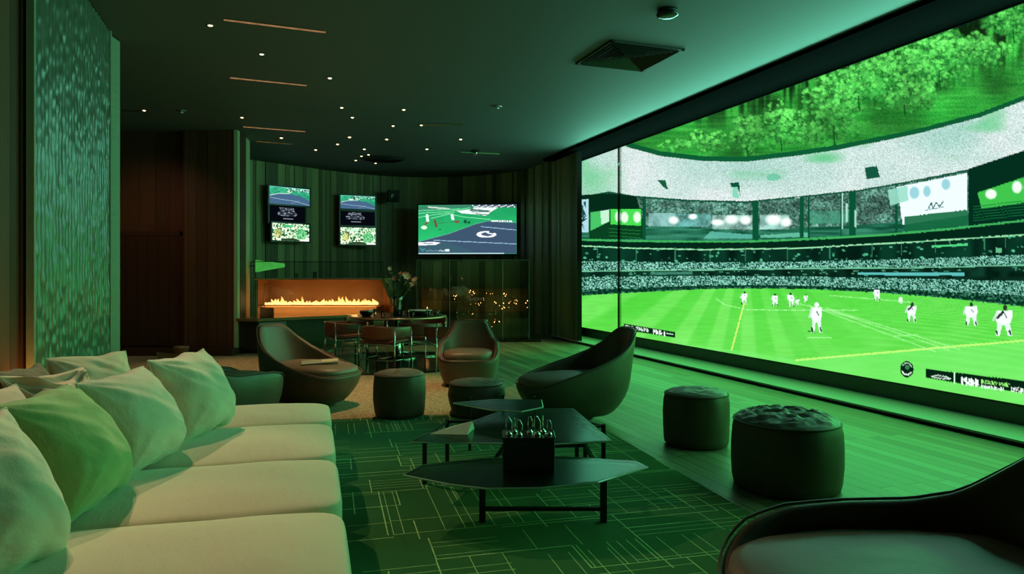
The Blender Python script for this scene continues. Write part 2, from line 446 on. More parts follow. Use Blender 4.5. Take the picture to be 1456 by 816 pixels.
    c = lerpc(np.clip(n2 * .7 + fine * .5 - .1, 0, 1), (6, 60, 40), (165, 222, 205))
    c = c * (.55 + .5 * n9[..., None]); fill(m, c)
    lowm = R.band([(812, 318), (980, 322), (1060, 328), (1250, 318), (1456, 292), (1620, 270)], led)
    fill(lowm, lerpc(R.nz(22, 2.4, 31), (10, 70, 48), (60, 140, 110)))
    # left end: dark fascia, bright boards
    R.poly([(812, 278), (866, 275), (905, 279), (910, 297), (868, 297), (838, 305), (812, 300)], (4, 40, 24))
    R.poly([(838, 300), (912, 296), (916, 340), (838, 340)], (8, 62, 30))
    R.poly([(812, 284), (837, 283), (837, 330), (812, 331)], (170, 215, 225))
    for i in range(9):
        R.poly([(820 + RNG.random() * 14, 288 + i * 4), (823 + RNG.random() * 14, 286 + i * 4), (822 + RNG.random() * 12, 296 + i * 4)], (30, 70, 70))
    R.poly([(840, 302), (866, 298), (866, 315), (840, 328)], (70, 190, 100)); R.poly([(854, 300), (866, 298), (866, 315), (855, 319)], (190, 235, 205))
    R.poly([(868, 297), (912, 297), (912, 321), (868, 319)], (70, 215, 80))
    for x, y, rx in ((879, 308, 5), (888, 309, 6), (906, 309, 6)): R.ell(x, y, rx, 9, (225, 255, 225), 1, .5)
    for yy in (325, 330, 335): R.line([(866, yy), (910, yy + 3)], 1.2, (40, 130, 60), .7)
    # lit boxes
    for (x0, y0, x1, y1, col) in ((922, 303, 960, 322, (150, 205, 200)), (960, 304, 1010, 322, (110, 190, 185)), (1013, 306, 1070, 326, (190, 235, 225)), (1080, 306, 1122, 326, (185, 235, 225)), (1150, 300, 1208, 318, (70, 150, 120))):
        mm = R.mask_poly([(x0, y0), (x1, y0), (x1, y1), (x0, y1)])
        R.put(mm, col, .35 + .6 * n9)
    for (x, y, rx, ry) in ((958, 313, 9, 7), (985, 308, 8, 5), (1040, 312, 12, 8), (1060, 313, 10, 8), (1020, 316, 12, 5), (1100, 312, 14, 9), (1118, 316, 10, 8)):
        R.ell(x, y, rx, ry, (245, 255, 250), 1, .8)
    R.poly([(1010, 329), (1074, 334), (1074, 339), (1000, 339)], (100, 190, 170), .8); R.poly([(1082, 334), (1150, 330), (1150, 337), (1082, 338)], (110, 200, 170), .8)
    for (x, w) in ((1074, 8), (1140, 6), (1150, 3), (916, 5), (1212, 9), (1196, 2), (1275, 4)):
        R.poly([(x - w / 2, np.interp(x, *zip(*rlow)) + 2), (x + w / 2, np.interp(x, *zip(*rlow)) + 2), (x + w / 2, np.interp(x, *zip(*led))), (x - w / 2, np.interp(x, *zip(*led)))], (8, 80, 50))
    for (x, y0, y1) in ((1198, 276, 325), (1216, 300, 322), (1204, 290, 315)): R.line([(x, y0), (x, y1)], 2.4, (190, 240, 220), .8)
    R.poly([(1275, 266), (1375, 246), (1375, 306), (1284, 320)], (232, 250, 250)); R.poly([(1262, 270), (1290, 264), (1292, 285), (1266, 292)], (150, 215, 195), .9)
    for (x, y, rx, ry) in ((1300, 274, 8, 10), (1318, 272, 6, 9), (1345, 262, 7, 9)): R.ell(x, y, rx, ry, (130, 195, 205), .8, .5)
    R.line([(1320, 296), (1324, 288), (1327, 296), (1331, 288), (1336, 294), (1341, 287)], 1.6, (30, 90, 90)); R.line([(1316, 299), (1342, 294)], 1, (60, 120, 120))
    R.poly([(1286, 308), (1376, 298), (1376, 320), (1286, 330)], (20, 100, 60), .9)
    R.poly([(1377, 240), (1620, 160), (1620, 300), (1456, 312), (1377, 321)], (3, 44, 28)); 
    R.poly([(1390, 274), (1456, 252), (1500, 240), (1500, 280), (1456, 288), (1396, 297)], (62, 190, 74))
    for (x, y, rx, ry) in ((1409, 276, 9, 8), (1446, 266, 8, 10), (1490, 258, 9, 8)): R.ell(x, y, rx, ry, (235, 255, 235), 1, .5)
    for yy in range(290, 314, 4): R.line([(1384, yy + 4), (1500, yy - 10)], 1.2, (20, 110, 60), .8)
    # ledge, dark band, white line, windows
    R.put(R.band(led, [(x, y + 3) for x, y in led]), (60, 170, 90)); R.put(R.band([(x, y + 3) for x, y in led], wl), (3, 38, 24))
    R.put(R.band(wl, [(x, y + 1.8) for x, y in wl]), (150, 225, 170))
    m = R.band([(x, y + 1.8) for x, y in wl], uc0); fill(m, lerpc(R.nz(12, 30, 41), (2, 26, 18), (10, 62, 42)))
    for i in range(130):
        x = RNG.uniform(820, 1600); t = RNG.random(); y = np.interp(x, *zip(*wl)) * (1 - t) + np.interp(x, *zip(*uc0)) * t
        R.ell(x, y, RNG.uniform(.8, 3), RNG.uniform(.6, 2), (90, 200, 150), RNG.uniform(.3, .9))
    for x in (850, 905, 960, 1010, 1060, 1120, 1180, 1240, 1282, 1330, 1400, 1430): 
        yy = np.interp(x, *zip(*wl)); R.line([(x, yy - 1), (x, yy + 18)], 1.2, (70, 160, 120), .7)
    R.poly([(1325, 349), (1376, 346), (1376, 349), (1325, 352)], (80, 210, 130)); R.poly([(1416, 352), (1424, 352), (1424, 360), (1416, 360)], (120, 220, 160), .8)
    # crowds
    spk = RNG.random((R.h // 2 + 1, R.w // 2 + 1)); spk = np.repeat(np.repeat(spk, 2, 0), 2, 1)[:R.h, :R.w]
    for (a, b) in ((uc0, uc1), (lc0, lc1)):
        m = R.band(a, b); c = lerpc(np.clip((spk - .35) * 2.2, 0, 1), (6, 62, 44), (150, 222, 200)); fill(m, c)
    m = R.band(uc1, lc0); fill(m, lerpc(n9, (2, 24, 16), (14, 60, 42)))
    R.put(R.band(uc1, [(x, y + 1.6) for x, y in uc1]), (110, 190, 150))
    for i in range(70):
        x = RNG.uniform(820, 1600); y = np.interp(x, *zip(*uc1)) + RNG.uniform(3, 11); R.ell(x, y, RNG.uniform(1, 4), 1, (90, 180, 140), .7)
    R.poly([(1220, 387), (1372, 387), (1372, 392), (1220, 391)], (90, 185, 180)); R.poly([(925, 387), (985, 386), (985, 390), (925, 391)], (70, 140, 120), .8)
    m = R.band(lc1, ft); fill(m, lerpc(np.clip(n2 * 1.2 - .4, 0, 1), (3, 42, 28), (110, 200, 160)))
    R.put(R.band([(x, y - 5) for x, y in ft], [(x, y - 2) for x, y in ft]), (4, 50, 30), .8)
    # field
    m = R.band(ft, hi)
    fy = np.interp(R.X[0], *zip(*ft)); dep = np.clip((R.Y - fy) / 120, 0, 1)
    ang = np.arctan2(R.X - 1060, (R.Y - 330))
    st = np.sin(ang * 22 + 1.0) * .5 + .5; st = np.clip((st - .4) * 3, 0, 1) * np.clip((1250 - R.X) / 200, 0, 1)
    st2 = np.clip(np.sin((R.Y - .02 * (R.X - 1150)) * .55 / (1 + dep * 2.2)) * 1.5, 0, 1) * np.clip((R.X - 1150) / 200, 0, 1) * (1 - dep * .7)
    f = np.clip(.2 + .35 * st + .4 * st2 + .3 * dep + .25 * (n30 - .5), 0, 1)
    c = lerpc(f, (72, 204, 54), (134, 236, 112)); c = c * (.97 + .06 * R.nz(14, 2, 55)[..., None])
    fill(m, c)
    lowt = R.band([(812, 470), (1040, 497), (1135, 512), (1456, 486), (1620, 470)], hi); R.put(lowt, (122, 238, 116), .5)
    R.line([(1040, 498), (1058, 432)], 2, (214, 240, 120)); R.line([(1132, 512), (1456, 484), (1620, 468)], 2.6, (190, 250, 120))
    R.line([(1018, 424), (1030, 433), (1060, 440), (1110, 441), (1220, 441)], 1.2, (170, 250, 160), .8)
    for (a, b) in (((1165, 436), (1350, 498)), ((1150, 434), (1330, 500)), ((1175, 438), (1365, 497)), ((1130, 430), (1215, 452)), ((1180, 420), (1300, 430)), ((1270, 478), (1305, 476)), ((1148, 480), (1182, 480))):
        R.line([a, b], 1.4, (180, 250, 170), .6)
    def player(x, y0, y1, lean=0, dark=.5, wide=1.0):
        h = y1 - y0; w = h * .2 * wide
        R.ell(x + lean, y0 + h * .08, h * .075, h * .09, (40, 60, 45) if dark else (235, 245, 240))
        R.poly([(x - w + lean, y0 + h * .17), (x + w + lean, y0 + h * .17), (x + w * 1.05, y0 + h * .45), (x + w * .75, y0 + h * .66), (x - w * .75, y0 + h * .66), (x - w * 1.05, y0 + h * .45)], (238, 246, 244))
        R.poly([(x - w * .8, y0 + h * .6), (x - w * .1, y0 + h * .6), (x - w * .5, y1), (x - w * 1.0, y1)], (222, 240, 232)); R.poly([(x + w * .1, y0 + h * .6), (x + w * .8, y0 + h * .6), (x + w * 1.1, y1), (x + w * .55, y1)], (222, 240, 232))
        R.line([(x - w * .9, y1 - h * .16), (x - w * .8, y1 - h * .04)], h * .06, (20, 60, 30)); R.line([(x + w * .75, y1 - h * .16), (x + w * .9, y1 - h * .04)], h * .06, (20, 60, 30))
        R.line([(x - w + lean, y0 + h * .22), (x - w * 1.3, y0 + h * .48)], h * .07, (200, 225, 210)); R.line([(x + lean, y0 + h * .3), (x + w * .4, y0 + h * .42)], h * .04, (90, 120, 110))
    R.line([(1149, 471), (1158, 472)], 1.5, (20, 120, 30))
    player(1161, 430, 473, 0, 0, .85); player(1058, 414, 433, 1, 1); player(1102, 417, 436, 0, 1); player(1125, 416, 436, -1, 1); player(1133, 424, 434, 2, 1, 1.2); player(1146, 418, 430, 0, 1)
    player(1247, 409, 428, 0, 1); player(1281, 422, 432, 0, 0, 1.3); player(1296, 430, 458, 1, 1, 1.1); player(1381, 430, 463, 0, 1, 1.25); player(1427, 434, 477, 2, 1, 1.3)
    R.line([(1418, 452), (1426, 444)], 4, (25, 60, 40)); R.line([(1292, 440), (1298, 434)], 3, (25, 60, 40))
    # score bug, mark and lower third
    R.poly([(887, 460), (960, 472), (960, 480), (887, 469)], (8, 40, 22))
    def glyphs(x0, y0, slope, n, gw, gh, col, seed):
        r = np.random.default_rng(seed); x = x0
        for i in range(n):
            y = y0 + (x - x0) * slope
            for k in range(3):
                a = (x + r.random() * gw * .8, y + r.random() * gh); b = (x + r.random() * gw * .8, y + r.random() * gh); R.line([a, b], gh * .22, col)
            R.line([(x, y), (x, y + gh)], gh * .2, col); x += gw
    glyphs(890, 462.5, .16, 3, 4, 5, (220, 240, 225), 1); glyphs(905, 464.5, .16, 5, 3.6, 5, (200, 230, 210), 2); glyphs(929, 468.5, .16, 3, 4.4, 6, (235, 250, 240), 3)
    R.line([(945, 472), (945, 478)], 1.5, (240, 250, 240)); R.line([(948, 474), (957, 475.5)], 1.2, (200, 240, 210))
    R.ell(1289.5, 525, 9.5, 11.5, (6, 34, 18)); 
    R.line([(1283, 528), (1286, 532), (1291, 533), (1296, 529)], 1.8, (225, 250, 235)); R.line([(1284, 519), (1288, 516), (1293, 517), (1296, 521)], 1.1, (180, 230, 200)); R.ell(1290, 522, 3.4, 3.4, (60, 120, 80))
    R.poly([(1316, 524), (1370, 531), (1500, 547), (1500, 565), (1370, 546), (1316, 537)], (5, 34, 18))
    R.line([(1357, 529), (1357, 545)], 1.5, (210, 250, 220)); R.line([(1324, 535.5), (1334, 533.5), (1345, 535.5), (1352, 538.5), (1340, 538.2), (1326, 536)], 1.2, (220, 250, 230))
    glyphs(1368, 536.5, .13, 4, 6.5, 10, (235, 252, 240), 4); glyphs(1396, 540, .13, 8, 5, 5, (150, 240, 120), 5); glyphs(1396, 547, .13, 7, 4.6, 5, (225, 250, 235), 6); glyphs(1438, 550, .13, 3, 7, 7, (235, 252, 240), 7)
    # seam between the panels
    R.line([(883, 150), (883, 520)], 1.6, (6, 40, 24)); 
    a = R.a; return R

def picture_grid(name, P00, P10, P01, P11, nu, nv, colors, mat, parent=None, us=None):
    """P00 top-left, P10 top-right, P01 bottom-left, P11 bottom-right; colours per vertex"""
    us = np.linspace(0, 1, nu) if us is None else us
    vs = np.linspace(0, 1, nv)
    U, V = np.meshgrid(us, vs); U = U[..., None]; V = V[..., None]
    P = [np.array(p, float) for p in (P00, P10, P01, P11)]
    co = (P[0] * (1 - U) + P[1] * U) * (1 - V) + (P[2] * (1 - U) + P[3] * U) * V
    co = co.reshape(-1, 3)
    nv_, nu_ = nv, nu
    i = np.arange(nu_ - 1); j = np.arange(nv_ - 1); I, J = np.meshgrid(i, j)
    a = (J * nu_ + I).ravel(); f = np.stack([a, a + nu_, a + nu_ + 1, a + 1], 1)
    me = bpy.data.meshes.new(name); me.vertices.add(len(co)); me.vertices.foreach_set('co', co.ravel())
    me.loops.add(f.size); me.loops.foreach_set('vertex_index', f.ravel().astype(np.int32))
    me.polygons.add(len(f)); me.polygons.foreach_set('loop_start', np.arange(0, f.size, 4, dtype=np.int32))
    me.update(calc_edges=True); me.validate()
    at = me.color_attributes.new('picture', 'FLOAT_COLOR', 'POINT')
    c = colors(co, U.ravel(), V.ravel()); rgba = np.ones((len(co), 4), np.float32); rgba[:, :3] = c
    at.data.foreach_set('color', rgba.ravel())
    return link(name, me, mat, parent)

# ================================================================== THE ROOM
def struct(o): o['kind'] = 'structure'; return o
WN = Vector((.946, .323, 0)); WC = 6.724; WU = Vector((.3235, -.946, 0)); S0 = Vector((1.51, 16.4, 0))
def wall_pt(s, off=0.0, z=0.0):
    p = S0 + WU * s - WN * off; return Vector((p.x, p.y, z))

fl = MB(); fl.prism([(-10, -3), (9, -3), (9, 22), (-10, 22)], -.1, 0); struct(fl.build('floor', MAT['floor']))
ce = MB(); ce.prism([(-10, -3), (9, -3), (9, 22), (-10, 22)], CEIL, CEIL + .1); struct(ce.build('ceiling', MAT['ceil']))

def plank_wall(name, path, z0, z1, mat, w=(.10, .24), depth=.03, thick=.06, seed=1, gap=.006):
    """vertical boards of uneven width and relief following a path (room side on the left of travel)"""
    r = random.Random(seed); pts = [Vector((p[0], p[1], 0)) for p in path]
    seg = [(pts[i], pts[i + 1]) for i in range(len(pts) - 1)]; L = [(b - a).length for a, b in seg]; tot = sum(L)
    def at(s):
        for (a, b), l in zip(seg, L):
            if s <= l or (a, b) == seg[-1]:
                t = min(1, s / l); d = (b - a).normalized(); return a + (b - a) * t, Vector((-d.y, d.x, 0))
            s -= l
    mb = MB(); tone = []
    s = 0
    while s < tot - .01:
        ww = min(r.uniform(*w), tot - s)
        p, n1 = at(s + gap / 2); q, n2 = at(s + ww - gap / 2); dd = (q - p)
        n = Vector((-dd.y, dd.x, 0)).normalized(); d = r.random() * depth
        zz0, zz1 = z0, z1
        vs = []
        for z in (zz0, zz1):
            for base, off in ((p, -thick), (q, -thick), (q, d), (p, d)):
                v = base + n * off; vs.append((v.x, v.y, z))
        mb.add(vs, [(3, 2, 1, 0), (4, 5, 6, 7), (2, 3, 7, 6), (0, 1, 5, 4), (1, 2, 6, 5), (3, 0, 4, 7)])
        tn = r.random(); tone += [tn] * 8
        s += ww
    # dark backing sheet
    vs = []; fs = []
    for i, p in enumerate(pts):
        a = at(sum(L[:i]) + 1e-4)[1] if i < len(L) else at(tot)[1]
        v = p - a * (thick * .5); vs += [(v.x, v.y, z0), (v.x, v.y, z1)]
    for i in range(len(pts) - 1): fs.append((2 * i, 2 * i + 2, 2 * i + 3, 2 * i + 1))
    mb.add(vs, fs); tone += [0.0] * len(vs)
    o = mb.build(name, mat)
    at_ = o.data.attributes.new('tone', 'FLOAT', 'POINT'); at_.data.foreach_set('value', np.array(tone, np.float32))
    return o

# curved plank wall behind the bar
def arc(points, n=6):
    out = []
    P = [Vector((*p, 0)) for p in points]
    for i in range(len(P) - 1):
        p0 = P[max(0, i - 1)]; p1 = P[i]; p2 = P[i + 1]; p3 = P[min(len(P) - 1, i + 2)]
        for k in range(n):
            t = k / n
            v = .5 * ((2 * p1) + (p2 - p0) * t + (2 * p0 - 5 * p1 + 4 * p2 - p3) * t * t + (-p0 + 3 * p1 - 3 * p2 + p3) * t ** 3)
            out.append((v.x, v.y))
    out.append((P[-1].x, P[-1].y)); return out
curve = arc([(1.40, 14.85), (1.06, 16.0), (.66, 17.1), (.15, 18.1), (-.9, 18.95), (-2.2, 19.3), (-3.3, 19.1), (-4.3, 18.4), (-5.1, 17.5), (-6.1, 16.2), (-6.9, 14.9), (-7.3, 14.0)])
struct(plank_wall('wall_back', curve, 0, CEIL, MAT['wood_back'], (.08, .20), .045, seed=3))
# walls of screens side, behind the screen
w = MB(); a, b = wall_pt(-1.7, -.03), wall_pt(20.5, -.03); c, d = wall_pt(20.5, -.2), wall_pt(-1.7, -.2)
w.prism([(a.x, a.y), (b.x, b.y), (c.x, c.y), (d.x, d.y)], 0, CEIL); struct(w.build('wall_right', MAT['black']))
w = MB().box(1.40, 2.2, 14.84, 14.95, 0, CEIL); 
w = MB(); p1, p2 = Vector((1.37, 14.82, 0)), wall_pt(0, -.02)
w.prism([(1.37, 14.82), (1.47, 14.80), (p2.x + .1, p2.y), (p2.x, p2.y)], 0, CEIL); struct(w.build('trim_3', MAT['black']))
# low step under the screen, with the pale tread
def strip(name, s0, s1, o0, o1, z0, z1, mat):
    q = [wall_pt(s0, o0), wall_pt(s1, o0), wall_pt(s1, o1), wall_pt(s0, o1)]
    return struct(MB().prism([(v.x, v.y) for v in q], z0, z1).build(name, mat))
strip('trim_1', .0, 19, -.02, .62, .0, .035, MAT['black'])
strip('trim_2', .0, 19, -.02, .66, .035, .055, MAT['tread'])
strip('trim_4', .0, 19, -.02, .84, 4.05, 4.099, MAT['velvet'])
strip('baseboard_right', .0, 19, -.02, .02, .055, .235, MAT['plinth'])

# left wall with the ribbed feature panel (face parallel to the screens)
A0 = Vector((-4.38, 7.60, 0)); AU = Vector((.3235, -.946, 0)); AN = Vector((.946, .3235, 0))
def lpt(s, off=0): p = A0 + AU * s + AN * off; return (p.x, p.y)
blk = MB(); blk.prism([lpt(0, -.02), (-4.41, 7.88), (-8.5, 7.88), (-8.5, 3.0), lpt(2.66, -.14), lpt(2.66, -.02)], 0, CEIL)
struct(blk.build('wall_left', MAT['wood_left']))
struct(plank_wall('wall_left_near', [lpt(2.64, -.10), lpt(12, -.10)][::-1], 0, CEIL, MAT['wood_left'], (.3, .6), .01, seed=8))
# end face, pale grooved
e = MB(); 
e.prism([(-4.372, 7.62), (-4.395, 7.885), (-4.50, 7.885), (-4.50, 7.62)], .0, CEIL - .02)
for k in range(36):
    z = .6 + k * .085; e.prism([(-4.390, 7.64), (-4.370, 7.64), (-4.388, 7.85), (-4.408, 7.85)], z, z + .035)
MAT['endface'] = m_plain('end_face', (.22, .27, .18), .5)
struct(e.build('trim_5', MAT['endface']))
# ribbed panel: vertical irregular flutes
def ribbed():
    n = 400; m = 240; s0, s1 = .06, 2.62; rr = np.random.default_rng(3)
    ss = np.linspace(s0, s1, n); zz = np.linspace(.0, CEIL - .01, m)
    amp = rr.random(60)
    mb_v = []; 
    def fn(u, v):
        s = s0 + (s1 - s0) * u; z = (CEIL - .01) * v
        w_ = mnoise.noise(Vector((s * 1.2, z * .7, 0))) * .02
        k = (s + w_) * 21
        rib = abs(math.sin(k * PI / 2 * 1.0)) ** .7 * .030
        kn = mnoise.noise(Vector((math.floor(k / 2) * 3.7, z * 10 + math.floor(k / 2) * 5, 1))) * .010
        kn += mnoise.noise(Vector((s * 34, z * 5, 2))) * .006
        p = A0 + AU * s + AN * (.01 + rib + kn)
        return (p.x, p.y, z)
    mb = MB().grid(fn, n, m); return mb
t_ = ribbed().build('ribbed_panel', MAT['ribbed'], smooth=True, fix=False); struct(t_)
t_.name = 'trim_6'
q = MB(); q.prism([lpt(-.0, .0), lpt(.06, .0), lpt(.06, .05), lpt(0, .05)], 0, CEIL); q.prism([lpt(2.60, 0), lpt(2.64, 0), lpt(2.64, .05), lpt(2.60, .05)], 0, CEIL)
struct(q.build('trim_7', MAT['endface']))

# frontal wooden wall left of the bar, with flush door
PW = [(-5.03, 12.87), (-5.75, 12.87), (-6.05, 12.98), (-9.5, 12.98)]
struct(plank_wall('wall_far_left', [(-5.03, 12.87), (-5.99, 12.87)], .12, CEIL, MAT['wood_left'], (.14, .24), .012, seed=11))
struct(plank_wall('wall_far_left_recess', [(-5.98, 12.99), (-9.5, 12.99)], .12, CEIL, MAT['wood_left'], (.25, .42), .006, seed=12))
struct(MB().box(-6.02, -5.96, 12.86, 13.05, 0, CEIL).build('trim_8', MAT['wood_left']))
w = MB().box(-9.5, -5.03, 13.02, 13.3, 0, CEIL); struct(w.build('wall_alcove', MAT['wood_left']))
struct(plank_wall('trim_9', [(-5.20, 13.95), (-5.02, 12.85)], .0, CEIL, MAT['wood_pale'], (.25, .45), .01, seed=4))
# low door set in the recess
dr = MB().box(-7.30, -6.10, 12.93, 12.975, .14, 2.17); d1 = struct(dr.build('door_1', MAT['wood_left'], bevel=.006))
fr = MB().box(-7.38, -7.30, 12.92, 12.98, .12, 2.25).box(-6.10, -6.03, 12.92, 12.98, .12, 2.25).box(-7.38, -6.03, 12.92, 12.98, 2.17, 2.25)
o_ = fr.build('door_frame', MAT['wood_left'], d1)
g_ = MB()
for k in range(1, 6): g_.box(-7.3 + k * .2 - .004, -7.3 + k * .2 + .004, 12.926, 12.934, .15, 2.16)
g_.build('groove', MAT['black'], d1)
# plinth strip at foot of wall
struct(MB().box(-9.5, -5.0, 12.55, 13.0, 0, .12).build('baseboard_left', MAT['wood_left']))
# closing walls round the unseen part
struct(MB().box(-10, 9, -3.1, -3.0, 0, CEIL).build('wall_front', MAT['wood_left']))
struct(MB().box(-8.6, -8.5, 7.8, 13.0, 0, CEIL).build('wall_passage', MAT['wood_left']))

# carpets: tan broadloom area, patterned rug
struct(MB().prism([(-5.0, 12.54), (-8.4, 12.54), (-8.4, 7.9), (-4.4, 7.9), (-3.6, 5.2), (-1.6, 6.0), (-.15, 7.15), (-.55, 9.6), (-1.2, 12.2)], .0, .008).build('floor_carpet', MAT['carpet']))
rug = MB(); RU = Vector((.256, -1, 0)).normalized()
rr_ = Vector((.958, 6.3, 0)); tr = rr_ - RU * 1.35; br = rr_ + RU * 6; 
def _v(p): return (p.x, p.y)
tl = Vector((-2.3, 6.95, 0)); bl = br + Vector((-3.2, -.6, 0))
rg = MB().prism([_v(tr), _v(br), _v(bl), _v(tl)], .008, .022).build('patterned_rug', MAT['rug'], bevel=.004)
prop(rg, 'dark green area rug with scattered pale lime lines under the glass tables', 'rug')
dsk = MB().lathe([(1.38, .009), (1.42, .02), (1.40, .032), (1.2, .034)], 72, (-2.02, 11.6, 0)).build('round_mat', MAT['blackgloss'], smooth=False)
prop(dsk, 'large round glossy dark floor disc under the dining table and its chairs', 'floor mat')

# ================================================================== SCREENS
ST = stadium()
BOOST = 1.12
def wall_screen():
    pxs = np.concatenate([np.arange(821, 1457, .95), np.arange(1460, 2200, 12.)])
    k = (pxs - CX) / F; s = (16.4 * k - 1.51) / (.3235 + .946 * -1 * -k)
    s = s[(s < 13.6)]; s = np.append(s[s > 0.01], 13.6); s = np.insert(s, 0, .0)
    us = s / 13.6
    z0, z1 = .25, 4.03
    def col(co, U, V):
        px = CX + co[:, 0] / co[:, 1] * F; py = CY - (co[:, 2] - H) / co[:, 1] * F
        c = lin(ST.sample(np.clip(px, 814, 1618), py))
        return c * BOOST
    root = empty('video_wall', 'huge wall-sized screen showing a baseball stadium along the right wall', 'screen', wall_pt(6, 0, 0))
    inv = Matrix.Translation(root.location).inverted()
    A, B = wall_pt(0, 0.03, z1), wall_pt(13.6, 0.03, z1); C_, D_ = wall_pt(0, 0.03, z0), wall_pt(13.6, 0.03, z0)
    sc_ = picture_grid('screen', A, B, C_, D_, len(us), 430, col, m_picture('stadium_picture', 1.0), root, us)
    sc_.data.transform(inv)
    bz = MB()
    for (zz0, zz1) in ((z0 - .015, z0), (z1, z1 + .015)):
        q = [wall_pt(0, -.02), wall_pt(13.6, -.02), wall_pt(13.6, .05), wall_pt(0, .05)]
        bz.prism([(v.x, v.y) for v in q], zz0, zz1)
    fo = bz.build('bezel', MAT['bezel'], root); fo.data.transform(inv)
    # joint post in front of the seam
    pm = wall_pt(0, .045); k = (883 - CX) / F; s_ = (16.4 * k - 1.51) / (.3235 + .946 * k)
    q = [wall_pt(s_ - .012, .03), wall_pt(s_ + .012, .03), wall_pt(s_ + .012, .07), wall_pt(s_ - .012, .07)]
    jm = MB().prism([(v.x, v.y) for v in q], .25, 4.03).build('joint_strip', MAT['bezel'], root); jm.data.transform(inv)
    return sc_
wall_screen()

